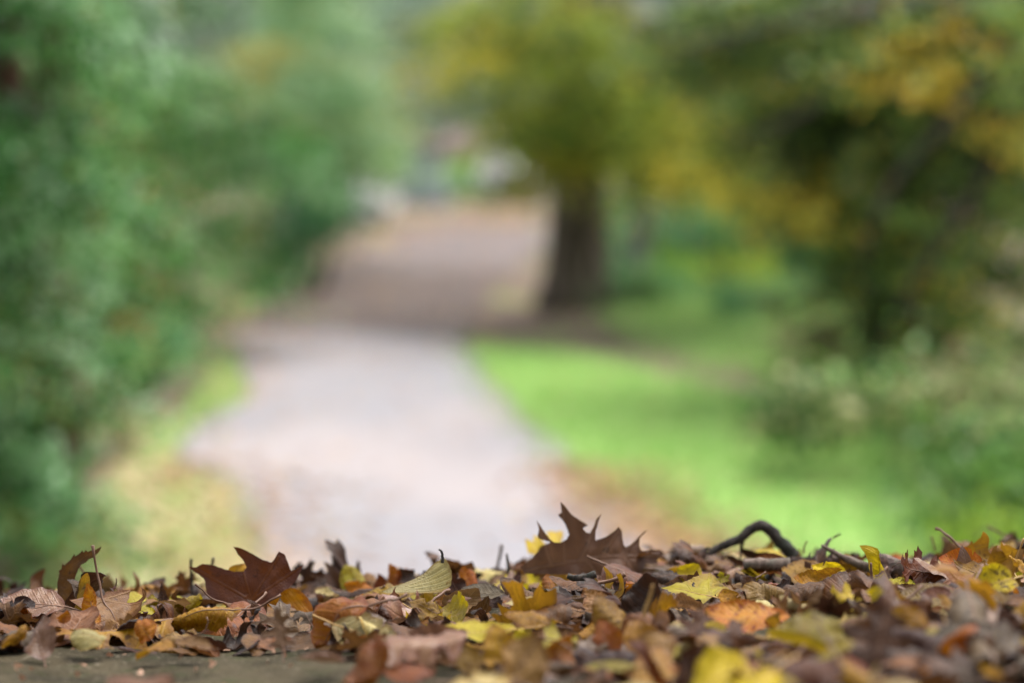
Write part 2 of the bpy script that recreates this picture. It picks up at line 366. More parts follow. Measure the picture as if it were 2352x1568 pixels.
# ------------------------------------------------------------------ background vegetation
def leafcloud(C, size, asp=.5, tint=None, droop=.3):
    N = len(C); L = size * rng.uniform(.6, 1.25, N)
    d_ = rng.normal(size=(N, 3)); d_[:, 2] -= droop; d_ /= np.linalg.norm(d_, axis=1)[:, None]
    u = rng.normal(size=(N, 3)); u[:, 2] *= .6; s = np.cross(d_, u); s /= np.linalg.norm(s, axis=1)[:, None] + 1e-9
    nn = np.cross(s, d_)
    W = L * asp * .5
    P0 = C; P1 = C + d_ * (L * .45)[:, None] + s * W[:, None] + nn * (W * .4)[:, None]
    P2 = C + d_ * L[:, None]; P3 = C + d_ * (L * .45)[:, None] - s * W[:, None] + nn * (W * .4)[:, None]
    V = np.stack([P0, P1, P2, P3], 1).reshape(-1, 3); b = np.arange(N)[:, None] * 4
    F = np.concatenate([b + np.array([[0, 1, 2]]), b + np.array([[0, 2, 3]])])
    T = np.repeat(np.clip(tint, 0, 1), 4)
    return V, F, T
def clumps(ells, cr, shell=.55):
    out_ = []
    for (c, r, k, *_) in ells:
        v = rng.normal(size=(k, 3)); v /= np.linalg.norm(v, axis=1)[:, None]
        rad = rng.uniform(shell, 1, k) ** .7
        out_.append(np.array(c) + v * rad[:, None] * np.array(r))
    return np.concatenate(out_)
def crown_mesh(name, ells, mat, size, per, cr, asp=.5, aut=.08, shell=.55, zmin=.12, droop=.3, spray=False):
    mid = np.mean([e[0] for e in ells], 0)
    CC = clumps(ells, cr, shell); A = []; T = []; YL = [len(e) > 3 for e in ells for _ in range(e[2])]
    for c, yel in zip(CC, YL):
        if c[2] < zmin: c[2] = zmin + random.random() * .3
        k = int(per * random.uniform(.5, 1.3)); v = rng.normal(size=(k, 3)) * np.array([1, 1, .6]); q_ = cr * random.uniform(.6, 1.2)
        if spray:                           # leaves ranged along a drooping branchlet
            ax_ = c - mid; ax_[2] = -.35 * np.linalg.norm(ax_[:2]) + random.uniform(-.3, .3); ax_ = ax_ / (np.linalg.norm(ax_) + 1e-6)
            ax_ = ax_ + np.array([random.uniform(-.5, .5), random.uniform(-.5, .5), 0]); t_ = rng.uniform(-1, 1, k)
            A.append(c + (t_[:, None] * ax_ - np.array([0, 0, .35]) * (t_ ** 2)[:, None]) * q_ * 1.35 + v * np.array([1, 1, .45]) * q_ * .27)
        else: A.append(c + v * q_ * .6)
        base = random.choice((random.uniform(0, .2), random.uniform(.2, .6), random.uniform(.55, .78))); turned = yel or random.random() < aut  # dark: lit and shaded foliage painted by tone
        t = np.clip(base + rng.normal(size=k) * .11, 0, .78)
        m_ = rng.random(k) < (.75 if turned else .035); t[m_] = rng.uniform(.84, 1, m_.sum())
        T.append(t)
    C = np.concatenate(A); T = np.concatenate(T); g = terr(C[:, 0], C[:, 1]); C[:, 2] = np.maximum(C[:, 2], g + .04)
    V, F, T = leafcloud(C, size, asp, T, droop)
    return np_mesh(name, V, F, mat, pt={'tint': T}), CC
def plant(kind, cat, label, base, ells, mat, size, per=70, cr=.35, trunk=None, bk=None, stems=5, aut=.08, group=None, asp=.5, shell=.55, height=None, pts=None, limbs=9, droop=.3, crown='crown', nm='trunk', spray=False):
    """kind = object name; base = (x, y); ells = crown ellipsoids in world space"""
    z0 = float(terr(*base)); r = obj(kind, None, label=label, cat=cat, group=group, loc=(base[0], base[1], z0))
    m_, CC = crown_mesh(crown, ells, mat, size, per, cr, asp, aut, shell, droop=droop, spray=spray)
    off = np.array([base[0], base[1], z0]); co = np.zeros(len(m_.vertices) * 3, np.float32); m_.vertices.foreach_get('co', co)
    co = co.reshape(-1, 3) - off; m_.vertices.foreach_set('co', co.ravel()); m_.update()
    obj(crown, m_, r)
    bk = bk or BARK_D; o_ = Vector(off)
    if trunk:
        mb = MB(); H = height
        P = pts if pts else [(base[0] + .03 * H * math.sin(i * 1.3), base[1] + .02 * H * math.cos(i * 1.9), z0 + H * i / 7) for i in range(8)]
        P = spline(P, 3); nP = len(P)
        rr = [trunk * (1.0 - .62 * i / (nP - 1)) * (1 + .3 * math.exp(-i / nP * 20)) for i in range(nP)]
        P[0] = P[0] - Vector((0, 0, .15))
        mb.tube([p - o_ for p in P], rr, 18, .05); r_m = mb.mesh(nm, bk); obj(nm, r_m, r)
        for k in range(limbs):
            i = int(nP * random.uniform(.3, .97)); c = Vector(CC[random.randrange(len(CC))]); a_ = P[i]
            mid = a_.lerp(c, .5) + Vector((random.uniform(-.2, .2), random.uniform(-.2, .2), random.uniform(.0, .35)))
            q = spline([a_, mid, c], 5); rad = rr[i] * .42
            obj('limb', MB().tube([p - o_ for p in q], [rad * (1 - .85 * j / 10) for j in range(11)], 8, .06).mesh('limb', bk), r)
    else:
        for k in range(stems):
            c = Vector(CC[random.randrange(len(CC))]); a_ = Vector((base[0] + random.uniform(-.2, .2), base[1] + random.uniform(-.2, .2), z0 - .05))
            mid = a_.lerp(c, .5) + Vector((random.uniform(-.15, .15), random.uniform(-.15, .15), .15))
            q = spline([a_, mid, c], 4)
            obj('stem', MB().tube([p - o_ for p in q], [.045 * (1 - .8 * j / 8) for j in range(9)], 7, .06).mesh('stem', bk), r)
    return r
def YE(px, row, Y, rx, rr, rd, k): return E(px, row, Y, rx, rr, rd, k) + (1,)   # a patch of turned leaves
def E(px, row, Y, rx, rr, rd, k):         # ellipsoid sized in the photograph's own pixels at distance Y
    c = at(px, row, Y); return (tuple(c), (rx * K * Y, rd, rr * K * Y), k)

# left side
G1 = 'evergreen shrubs along the left of the path'
plant('laurel_shrub', 'shrub', 'blue green evergreen shrub at the left edge, nearest the bank', (-2.95, 10.6), [((-2.75, 10.6, 1.2), (.85, 1.0, 1.3), 75), ((-2.7, 10.8, 2.6), (.9, 1.0, .8), 35), E(90, 1130, 10.4, 90, 90, .4, 16)], F_BLUE, .068, 165, .34, group=G1, spray=True, aut=.06)
plant('laurel_shrub', 'shrub', 'glossy evergreen shrub with broad pale sheen, second along the path from the left edge', (-3.2, 13.0), [((-3.1, 13.0, 1.3), (1.1, 1.1, 1.5), 95), ((-2.75, 12.6, 1.55), (.6, .6, .35), 18)], F_BLUE, .068, 165, .36, group=G1, spray=True, aut=.04)
plant('laurel_shrub', 'shrub', 'tall dark evergreen shrub behind the grass at the left of the path', (-3.3, 15.5), [((-3.2, 15.5, 1.4), (1.05, 1.1, 1.6), 95)], F_LAUREL, .065, 190, .36, group=G1, spray=True, aut=.07)
plant('laurel_shrub', 'shrub', 'dark green shrub with a shadowed hollow beside the path bend', (-3.5, 18.2), [((-3.35, 18.2, 1.4), (1.1, 1.2, 1.6), 90)], F_LAUREL, .065, 190, .36, group=G1, spray=True, aut=.08)
plant('laurel_shrub', 'shrub', 'dark evergreen shrub at the far end of the left hedge line', (-3.6, 21.4), [((-3.4, 21.4, 1.2), (1.15, 1.2, 1.4), 80)], F_LAUREL, .065, 190, .36, group=G1, spray=True, aut=.1)
plant('shrub', 'shrub', 'small bright green bush standing left of the shaded path', (-2.1, 23.6), [((-2.08, 23.6, .75), (.42, .5, .75), 34)], F_TEAL, .1, 60, .28, aut=.12)
plant('shrub', 'shrub', 'low grass green bush at the foot of the left hedge', (-2.55, 16.6), [((-2.45, 16.6, .2), (.25, .8, .16), 16)], F_MID, .09, 45, .2)
plant('broadleaf_tree', 'tree', 'tree at the left edge with a reddish brown trunk and blue green leaves', (-2.35, 11.8), [((-2.9, 11.9, 4.4), (2.2, 1.9, 1.5), 40), ((-2.7, 12.5, 2.9), (1.0, .9, .5), 22), E(50, 560, 11.0, 100, 260, .2, 18)], F_BLUE, .068, 165, .42, spray=True, trunk=.15, bk=BARK_R, height=4.2, aut=.1)
plant('broadleaf_tree', 'tree', 'green tree leaning over the path from the left, its leaves reaching the bright gap', (-3.6, 19.2), [((-3.2, 19.2, 3.6), (1.35, 1.7, 1.5), 62), E(640, 330, 19, 95, 80, .5, 20), E(590, 560, 18.6, 60, 70, .4, 9)], F_BLUE, .068, 165, .42, spray=True, trunk=.17, height=4.6, aut=.09)
plant('broadleaf_tree', 'tree', 'pale green tree behind the left shrubs with a few orange leaves', (-4.2, 27), [E(720, 120, 26, 190, 210, 1.2, 85), E(790, 330, 26, 90, 70, .8, 24), YE(600, 130, 23.5, 40, 25, .2, 4), ((-4.2, 27, 5.5), (2.4, 2.2, 2.0), 30), ((-.8, 25.5, 5.2), (2.6, 2.6, .7), 48)], F_PALE, .09, 120, .5, spray=True, trunk=.2, height=6, aut=.12)
plant('added_shade_tree', 'tree', 'low crowned tree behind the leaf covered bank on the near side', (1.9, -3.6),  # added out of view to shade the bank and block rear light
      [((.2, -2.3, 4.6), (4.2, 1.6, .8), 120), ((0, -4.2, 3.0), (4, 1.6, 2.4), 170)], F_OLIVE, .14, 90, .5, trunk=.22, height=5.2, bk=BARK, limbs=12, aut=.2)
# centre tree with its trunk
bx, by = gnd(1318, 715)
tp = at(1318, 715, by)
plant('broadleaf_tree', 'tree', 'broad trunked tree right of the path with hanging yellow green leaves', (bx, by), 
      [E(1330, 200, 20.3, 170, 170, .9, 60), E(1330, 370, 20.1, 100, 40, .4, 14), E(1600, 230, 20, 250, 170, 1.2, 80), E(1580, 390, 19.6, 190, 45, .7, 30), E(1780, 420, 19.2, 150, 45, .6, 16), YE(1600, 400, 18.9, 110, 25, .3, 5), YE(1850, 450, 18.8, 70, 22, .3, 3), YE(1100, 110, 19, 40, 40, .3, 3), YE(1720, 440, 19.0, 70, 20, .3, 3), E(1180, 60, 20, 200, 130, 1.0, 42),
       ((bx + .8, by, 4.6), (2.6, 2.2, 1.3), 36)], F_AUT, .075, 110, .36, spray=True, trunk=.33, bk=BARK, aut=.1, limbs=16,
      pts=[(bx, by, 0), (bx + .02, by, .5), (bx + .06, by, 1.2), (bx + .0, by + .1, 2.4), (bx + .2, by + .1, 3.8), (bx + .4, by, 5.2)])
x_, y_ = at(1440, 600, 22.6)[:2]
plant('birch_tree', 'tree', 'slim pale grey trunk just behind and right of the broad trunk', (x_, y_), [((x_, y_, 6), (1.8, 1.6, 1.8), 50)], F_PALE, .12, 45, .45, trunk=.10, bk=BARK_P, height=6, limbs=5, aut=.2)
plant('broadleaf_tree', 'tree', 'dark olive tree filling the gap behind the spreading tree on the right', (6.2, 24), [((5.6, 24, 2.4), (2.4, 1.6, 2.2), 90), ((5.6, 24, 5.2), (2.6, 2, 1.5), 25)], F_OLIVE, .13, 60, .5, trunk=.22, height=6, aut=.12, limbs=6)
# right side
tb = gnd(2050, 905)
rt = plant('broadleaf_tree', 'tree', 'dark spreading tree on the right with yellow leaf patches', tb,
      [E(2120, 230, tb[1] - .6, 230, 190, .9, 62), E(1850, 150, tb[1], 260, 150, 1, 58), E(2250, 520, tb[1] - 1.2, 160, 220, .8, 48), E(2050, 640, tb[1] - .2, 160, 130, .7, 30), E(2250, 780, tb[1] - 1, 130, 80, .5, 16), E(2350, 200, tb[1] - 1.5, 130, 260, .8, 34), YE(2130, 180, tb[1] - 1.5, 50, 35, .2, 3), YE(2190, 655, tb[1] - 1.8, 12, 10, .1, 1), YE(2260, 60, tb[1] - 1.6, 40, 30, .2, 1), YE(2050, 120, tb[1] - 1.2, 30, 30, .2, 1), YE(1900, 520, tb[1] - .6, 45, 28, .2, 2), YE(1830, 450, tb[1] - .5, 60, 30, .2, 1), E(1750, 60, tb[1] - .3, 240, 90, .6, 30), E(1900, 330, tb[1], 150, 80, .5, 20), E(2000, 420, tb[1] - .3, 110, 130, .5, 20),
       ((tb[0] + .6, tb[1], 4.4), (2.6, 2.0, 1.5), 42)], F_OLIVE, .07, 120, .34, spray=True, trunk=.16, bk=BARK_D, aut=.05, limbs=22, asp=.6,
      pts=[(tb[0], tb[1], 0), (tb[0] - .03, tb[1], .6), tuple(at(2070, 620, tb[1])), tuple(at(2110, 400, tb[1])), tuple(at(2200, 180, tb[1] - .2)), tuple(at(2330, -50, tb[1] - .4)), tuple(at(2420, -330, tb[1] - .5))])
o_ = rt.location
for P, r0, dY in [([(2300, -160), (2330, 60), (2210, 250), (2050, 430), (1975, 610)], .075, -1.9), ([(2330, -60), (2080, 20), (1800, 60), (1500, 120)], .05, -1.4), ([(2260, 40), (2300, 300), (2190, 520), (2060, 720), (2010, 860)], .055, -2.1), ([(2200, 180), (1980, 200), (1760, 300), (1640, 330)], .04, -1.2)]:
    q = spline([at(x, y, tb[1] + dY * min(1, .4 + .3 * i)) - o_ for i, (x, y) in enumerate(P)], 5)
    obj('limb', MB().tube(q, [r0 * (1 - .75 * j / (len(q) - 1)) for j in range(len(q))], 9, .08).mesh('limb', BARK_D), rt)
G2 = 'green shrubs low on the right beyond the lawn'
plant('shrub', 'shrub', 'dark green shrub reaching over the lawn from the right', gnd(2080, 1010), [E(2130, 920, 13.0, 220, 80, .7, 30), E(1860, 945, 13.2, 110, 45, .4, 12)], F_MIX, .1, 50, .24, group=G2)
plant('shrub', 'shrub', 'dense green shrub at the right edge, nearest of the right hand shrubs', gnd(2330, 1240), [E(2330, 1110, 10.6, 130, 140, .6, 36), E(2260, 1190, 10.4, 90, 50, .4, 10)], F_MIX, .09, 50, .22, group=G2)
plant('shrub', 'shrub', 'bright green leafy shrub at the right edge just above the leaf bank', gnd(2200, 1290), [E(2310, 1260, 9.9, 120, 45, .4, 14)], F_LIME, .06, 35, .2, group=G2)
plant('bracken', 'bracken', 'dry tan bracken between the dark shrub and the right edge', gnd(2270, 960), [E(2260, 880, 12.2, 100, 65, .4, 13)], F_DRY, .14, 45, .26, asp=.35)
plant('bracken', 'bracken', 'small dry tan tuft behind the lawn, left of the dark tree', gnd(1880, 850), [E(1880, 800, 17, 100, 40, .5, 16)], F_DRY, .12, 40, .24, asp=.35)
G3 = 'teal green bushes beyond the central trunk'
for px, lab, mt in [(1515, 'teal green bush just right of the central trunk', F_MID), (1700, 'middle teal green bush beyond the lawn, under the yellow leaves', F_MID), (1900, 'teal green bush beyond the lawn beside the dark tree', F_TEAL)]:
    p = at(px, 650, 23.5)
    plant('shrub', 'shrub', lab, (p.x, 23.5), [((p.x, 23.5, .45), (1.0, .8, .55), 60)], mt, .08, 90, .3, group=G3)
for px, row, Y, rx, lab in [(1480, 700, 21.6, .5, 'low pale green growth at the right foot of the broad trunk'), (1800, 740, 20.5, .7, 'low yellowish green growth behind the lawn near the tan tuft')]:
    p = at(px, row, Y); plant('shrub', 'shrub', lab, (p.x, Y), [((p.x, Y, .12), (rx, .5, .2), 24)], F_MID, .06, 60, .2, aut=.2)
p = at(1640, 730, 22.5); plant('shrub', 'shrub', 'low pale green bush on the leaf strewn ground behind the lawn', (p.x, 22.5), [((p.x, 22.5, .18), (.75, .5, .2), 26)], F_LIME, .08, 45, .2, aut=.2)
# far distance
G4 = 'grey green trees closing the far distance'
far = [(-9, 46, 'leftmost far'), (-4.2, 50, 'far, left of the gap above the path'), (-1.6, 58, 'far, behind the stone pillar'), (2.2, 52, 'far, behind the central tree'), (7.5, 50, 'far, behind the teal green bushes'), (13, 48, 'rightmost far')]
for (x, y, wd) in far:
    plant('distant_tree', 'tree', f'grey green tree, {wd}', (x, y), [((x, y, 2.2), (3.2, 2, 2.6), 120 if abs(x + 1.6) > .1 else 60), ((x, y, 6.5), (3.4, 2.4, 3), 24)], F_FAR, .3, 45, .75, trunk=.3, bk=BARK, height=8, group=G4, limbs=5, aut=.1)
G5 = 'bright shrubs at the far end of the path'
for px, row, rr_, lab, mt in [(1085, 430, 42, 'lime green sunlit bush right of the stone pillar', F_LIME), (1165, 420, 40, 'lime green bush carrying white flowers near the trunk', F_LIME), (900, 410, 34, 'yellow green bush left of the stone pillar', F_LIME)]:
    p = at(px, row, 39); plant('shrub', 'shrub', lab, (p.x, 39), [(tuple(p), (rr_ * K * 39, .4, .5), 24), ((p.x, 39, .35), (rr_ * K * 39, .4, .3), 12)], mt, .12, 50, .22, group=G5)
p = at(1050, 345, 41); plant('flowering_shrub', 'shrub', 'small pink flowering shrub behind the stone pillar', (p.x, 41), [(tuple(p), (.22, .25, .3), 12), ((p.x, 41, .6), (.2, .2, .5), 8)], F_PINK, .1, 50, .16, crown='blossom')
G6 = 'white flower heads glowing at the end of the path'
for px, row, q, lab in [(712, 468, .15, 'dim white flower cluster, leftmost by the left shrubs'), (768, 472, .21, 'brightest white flower cluster above the path'), (795, 445, .13, 'small white flower cluster, uppermost of the left ones'), (842, 460, .17, 'white flower cluster, nearest the yellow green bush'),
                    (1138, 385, .17, 'greenish white flower cluster over the lime green bush'), (1212, 424, .20, 'white flower cluster beside the leaves of the broad trunked tree')]:
    Y = 37.5 if px > 1000 else 31.5; p = at(px, row, Y); q *= 1.8 if px < 1000 else 1.3
    plant('glint_cluster', 'plant', lab, (p.x, Y), [(tuple(p), (q, .1, q), 16)], F_GLINT, .09, 90, .12, group=G6, stems=3, crown='glint_leaves', bk=BARK)  # added white leaf clusters imitate bright glints at the path's end
for i, (px0, px1, Y, h_, lab) in enumerate([(600, 830, 35.5, .5, 'low dark hedge left of the far path'), (830, 1240, 38.5, .3, 'low grassy hedge closing the end of the path')]):
    a = at(px0, 480, Y); b = at(px1, 480, Y); cx = (a.x + b.x) / 2
    plant('hedge', 'hedge', lab, (cx, Y), [((cx, Y, .2), ((b.x - a.x) / 2, .4, h_ * .7), 60)], F_LAUREL if i == 0 else F_PALE, .1, 50, .22)
# stone pillar
p = at(980, 480, 38); r_ = obj('stone_pillar', None, label='grey blue stone pillar at the far end of the path', cat='pillar', loc=(p.x, 37.2, float(terr(p.x, 37.2))))
n = NT('pillar_stone'); tc = n.n('ShaderNodeTexCoord').outputs['Object']; a = n.noise(tc, 6, 5, .6)
n.l(n.bsdf(n.mix(n.step(a, .35, .65), (.21, .24, .29), (.31, .335, .39)), .85, .3, n.bump(a, .5, .02)), n.out.inputs[0]); PST = n.m
obj('base', MB().box((0, 0, .06), (.36, .36, .10)).mesh('base', PST, False), r_)
obj('shaft', MB().box((0, 0, .48), (.29, .29, .318), .96).mesh('shaft', PST, False), r_)
obj('cap', MB().box((0, 0, .84), (.34, .34, .038)).box((0, 0, .93), (.30, .30, .05), .3).mesh('cap', BARK, False), r_)

# grass, and the leaves blown over the far ground
def scatter(N, fn, dz=0.02):
    P = []
    while len(P) < N:
        q = fn()
        if q: P.append((q[0], q[1], 0))
    P = np.array(P); P[:, 2] = terr(P[:, 0], P[:, 1]) + dz; return P
x0, x1 = min(q[0] for q in lawnP), max(q[0] for q in lawnP); y0, y1 = min(q[1] for q in lawnP), max(q[1] for q in lawnP)
def f_lawn():
    x, y = random.uniform(x0, x1), random.uniform(y0, y1)
    return (x + random.gauss(0, .16), y + random.gauss(0, .25)) if inpoly(x, y, lawnP) else None
P = scatter(26000, f_lawn, .0); N = len(P)
def blades(P, h, wd, mat, name):
    N = len(P); a = rng.uniform(0, 6.28, N); H = h * rng.uniform(.5, 1.3, N); ln = rng.normal(size=(N, 2)) * (H * .45)[:, None]
    s = np.stack([np.cos(a), np.sin(a), np.zeros(N)], 1) * wd
    top = P + np.stack([ln[:, 0], ln[:, 1], H], 1); mid = P * .5 + top * .5; mid[:, 2] += H * .12
    V = np.stack([P - s, P + s, mid + s * .8, top, mid - s * .8], 1).reshape(-1, 3); b = np.arange(N)[:, None] * 5
    F = np.concatenate([b + np.array([[0, 1, 2]]), b + np.array([[0, 2, 4]]), b + np.array([[4, 2, 3]])])
    return np_mesh(name, V, F, mat, pt={'tint': np.repeat(rng.random(N), 5)})
obj('lawn_grass', blades(P, .05, .006, GRASSM, 'lawn_grass'), label='short bright green grass covering the lawn right of the path', cat='grass', kind='stuff')
lx0, lx1 = min(q[0] for q in leftP), max(q[0] for q in leftP); ly0, ly1 = min(q[1] for q in leftP), max(q[1] for q in leftP)
def f_left():
    x, y = random.uniform(lx0, lx1), random.uniform(ly0, ly1)
    return (x, y) if inpoly(x, y, leftP) and random.random() < (.35 if y < 14 else 1) else None
obj('verge_grass', blades(scatter(2600, f_left, .0), .05, .006, GRASSM, 'verge_grass'), label='thin grass growing through fallen leaves left of the path', cat='grass', kind='stuff')
roughP = [gnd(*p) for p in [(1420, 700), (2050, 700), (2200, 900), (1900, 900), (1650, 850), (1450, 770)]]
ra, rb = min(q[0] for q in roughP), max(q[0] for q in roughP); rc, rd_ = min(q[1] for q in roughP), max(q[1] for q in roughP)
def f_rough():
    x, y = random.uniform(ra, rb), random.uniform(rc, rd_)
    return (x + random.gauss(0, .2), y + random.gauss(0, .3)) if inpoly(x, y, roughP) else None
obj('rough_grass', blades(scatter(9000, f_rough, .0), .09, .008, GRASSM, 'rough_grass'), label='rough olive green grass on the shaded ground behind the lawn', cat='grass', kind='stuff')
def f_lit():
    t = random.random(); y = random.uniform(9, 13.5) if t < .4 else random.uniform(9, 38)
    l_, r2 = interp(tab, y)
    if t < .30: x = r2 + random.gauss(.1, .22)
    elif t < .6: x = l_ + random.gauss(-.1, .35)
    elif t < .65: x = random.uniform(l_, r2)
    elif t < .74: return f_lawn()
    else: x = random.uniform(-4, 6); y = random.uniform(19.0, 36)
    return (x, y)
P = scatter(9000, f_lit, .02); V, F, T = leafcloud(P, .085, .6, rng.random(len(P)), 0)
V = V.reshape(-1, 4, 3); V[:, :, 2] = P[:, None, 2] + (V[:, :, 2] - P[:, None, 2]) * .3; V = V.reshape(-1, 3)
obj('fallen_leaves_beyond', np_mesh('fallen_leaves_beyond', V, F, LITTERM, pt={'tint': T}), label='pinkish brown fallen leaves strewn over the path edges and far ground', cat='leaf litter', kind='stuff')

# ------------------------------------------------------------------ fallen leaves
def half_oak():
    return [(0.0, 0), (.03, .03), (.10, .09), (.20, .11), (.31, .12), (.25, .20), (.13, .25), (.10, .30), (.16, .34), (.28, .34), (.36, .33), (.46, .41), (.35, .45), (.38, .52), (.25, .50), (.13, .53), (.11, .59), (.20, .65), (.33, .66), (.38, .75), (.27, .74), (.25, .82), (.14, .76), (.08, .77), (.08, .85), (.13, .93), (.05, .91), (0, 1.0)]
def half_maple():
    return [(0, 0), (.08, -.06), (.22, -.06), (.38, -.03), (.31, .05), (.26, .11), (.34, .15), (.47, .18), (.62, .33), (.50, .34), (.47, .43), (.35, .39), (.19, .37), (.16, .43), (.19, .53), (.31, .64), (.20, .67), (.17, .77), (.08, .81), (0, 1)]
def half_ovate(w_=.32, e=.9, ser=0.0, n_=26, cord=0.0):
    o = []
    for i in range(n_ + 1):
        t = i / n_; x = w_ * (math.sin(math.pi * t ** e)) ** .82 if 0 < t < 1 else 0
        x += ser * (1 if i % 2 else -.3) * min(1, 4 * t * (1 - t)) * .5
        y = t - cord * math.exp(-((t - .06) / .06) ** 2) * (1 if t > 0 else 0)
        o.append((max(x, 0), y))
    return o
KINDS = {'oak': (half_oak, 5), 'maple': (half_maple, 0), 'beech': (lambda: half_ovate(.30, .86, 0), 8), 'hornbeam': (lambda: half_ovate(.25, .88, .022, 34), 11),
         'lime': (lambda: half_ovate(.43, .72, .025, 30, .05), 6), 'willow': (lambda: half_ovate(.16, .9, .01, 28), 9), 'round': (lambda: half_ovate(.47, .85, .012, 24), 5)}
KWORD = dict(oak='oak leaf', maple='maple leaf', beech='beech leaf', hornbeam='hornbeam leaf', lime='broad leaf', willow='narrow leaf', round='rounded leaf')
def seg_d(P, A, B):
    AB = B - A; t = np.clip(((P - A) @ AB) / (AB @ AB + 1e-12), 0, 1); return np.linalg.norm(P - (A + t[:, None] * AB), axis=1)
def make_leaf(kind, L, res=.036, custom=None, veins=None, bends=(), pleat=.05, crump=.03, wav=.02, seed=0, stalk=.25, jag=.0, damage=0):
    """Returns blade (V, F, attributes) and stalk (V, F) in metres; base at the origin, midrib along +Y"""
    rs = random.Random(seed); rn = np.random.default_rng(seed)
    if custom: O = [np.array(p, float) for p in custom]; nv = 0
    else:
        hf, nv = KINDS[kind]; h = hf(); asx = rs.uniform(.9, 1.1)
        Rr = [np.array((x * asx, y)) for x, y in h]; Ll = [np.array((-x * rs.uniform(.93, 1.05) / asx, y + rs.uniform(-.008, .008) * (0 < x))) for x, y in h[1:-1]][::-1]
        O = Rr + Ll
        if damage:                          # bites out of the margin
            for _ in range(damage):
                i = rs.randrange(3, len(O) - 3)
                if abs(O[i][0]) > .08: O[i] = O[i] * np.array((.62, 1)) + np.array((0, rs.uniform(-.02, .02)))
    # resample
    Q = []
    for i in range(len(O)):
        a_, b_ = O[i], O[(i + 1) % len(O)]; k = max(1, int(np.linalg.norm(b_ - a_) / (res * .8)))
        for j in range(k): Q.append(a_ + (b_ - a_) * j / k + (rn.normal(size=2) * jag if j else 0))
    poly = [tuple(q) for q in Q]; PA = np.array(Q)
    segs = []
    if veins: segs = [(np.array(a_, float), np.array(b_, float)) for a_, b_ in veins]
    else:
        segs.append((np.array((0, .0)), np.array((0, .95))))
        if kind == 'maple':
            for s in (-1, 1): segs += [(np.array((0, .01)), np.array((.36 * s, -.02))), (np.array((0, .01)), np.array((.56 * s, .31))), (np.array((.0, .35)), np.array((.24 * s, .60)))]
        else:
            for s in (-1, 1):
                for i in range(nv):
                    y0_ = .07 + .80 * i / nv + (.02 if s > 0 else 0); t = .02
                    while t < .7 and inpoly(s * t * .80, y0_ + t * .62, poly): t += .01
                    t -= .03
                    if t > .04: segs.append((np.array((0, y0_)), np.array((s * t * .80, y0_ + t * .62))))
    lo, hi = PA.min(0), PA.max(0); pts = []
    nx_, ny_ = int((hi[0] - lo[0]) / res) + 1, int((hi[1] - lo[1]) / (res * .87)) + 1
    for j in range(ny_ + 1):
        for i in range(nx_ + 1):
            q = (lo[0] + (i + .5 * (j % 2)) * res + rs.uniform(-.15, .15) * res, lo[1] + j * res * .87)
            if inpoly(q[0], q[1], poly): pts.append(q)
    pts = np.array(pts) if pts else np.zeros((0, 2))
    dE = np.full(len(pts), 9.0); dV = np.full(len(pts), 9.0)
    for i in range(len(PA)): dE = np.minimum(dE, seg_d(pts, PA[i], PA[(i + 1) % len(PA)]))
    for a_, b_ in segs: dV = np.minimum(dV, seg_d(pts, a_, b_))
    pts = pts[(dE > res * .4) & (dV > res * .45)]
    verts = [Vector(q) for q in poly]; edges = [(i, (i + 1) % len(poly)) for i in range(len(poly))]
    for a_, b_ in segs:
        k = max(2, int(np.linalg.norm(b_ - a_) / res)); b0 = len(verts)
        for j in range(k + 1): verts.append(Vector(a_ + (b_ - a_) * (j / k * .985 + .008)))
        edges += [(b0 + j, b0 + j + 1) for j in range(k)]
    verts += [Vector(q) for q in pts]
    ov, oe, of, _, _, _ = delaunay_2d_cdt(verts, edges, [], 1, 1e-5)
    P = np.array([(v.x, v.y) for v in ov]); F = [f for f in of if len(f) == 3]
    F = [f for f in F if inpoly(*(P[list(f)].mean(0)), poly)]
    dE = np.full(len(P), 9.0); dV = np.full(len(P), 9.0)
    for i in range(len(PA)): dE = np.minimum(dE, seg_d(P, PA[i], PA[(i + 1) % len(PA)]))
    for a_, b_ in segs: dV = np.minimum(dV, seg_d(P, a_, b_))
    for q in segs[:1]: pass
    def shape(P2, dv):
        z = pleat * np.minimum(dv, .09)
        for k in range(6):
            f = 2.2 * 1.55 ** k; a_ = rs2.uniform(0, 6.28); ph = rs2.uniform(0, 6.28); z = z + crump / (1.5 ** k) * np.sin(f * 3 * (P2[:, 0] * math.cos(a_) + P2[:, 1] * math.sin(a_)) + ph)
        ed = np.abs(P2[:, 0]) if not custom else 0 * P2[:, 0]
        z = z + wav * np.sin(P2[:, 1] * 26 + np.sign(P2[:, 0]) * 1.3) * np.clip(ed / .3, 0, 1) ** 1.5
        Q3 = np.stack([P2[:, 0], P2[:, 1], z], 1) * L
        for (th, off, kap) in bends:        # roll everything past a line with curvature kap (per leaf length)
            c_, s_ = math.cos(th), math.sin(th); u = Q3[:, 0] * c_ + Q3[:, 1] * s_; v = -Q3[:, 0] * s_ + Q3[:, 1] * c_
            e_ = u - off * L; m_ = e_ > 0; k_ = kap / L; z_ = Q3[:, 2]
            if abs(k_) < 1e-6: continue
            r_ = 1 / k_ - z_; u2 = np.where(m_, off * L + np.sin(e_ * k_) * r_, u); z2 = np.where(m_, 1 / k_ - np.cos(e_ * k_) * r_, z_)
            Q3 = np.stack([u2 * c_ - v * s_, u2 * s_ + v * c_, z2], 1)
        return Q3
    rs2 = random.Random(seed + 5); V = shape(P, dV)
    st = None
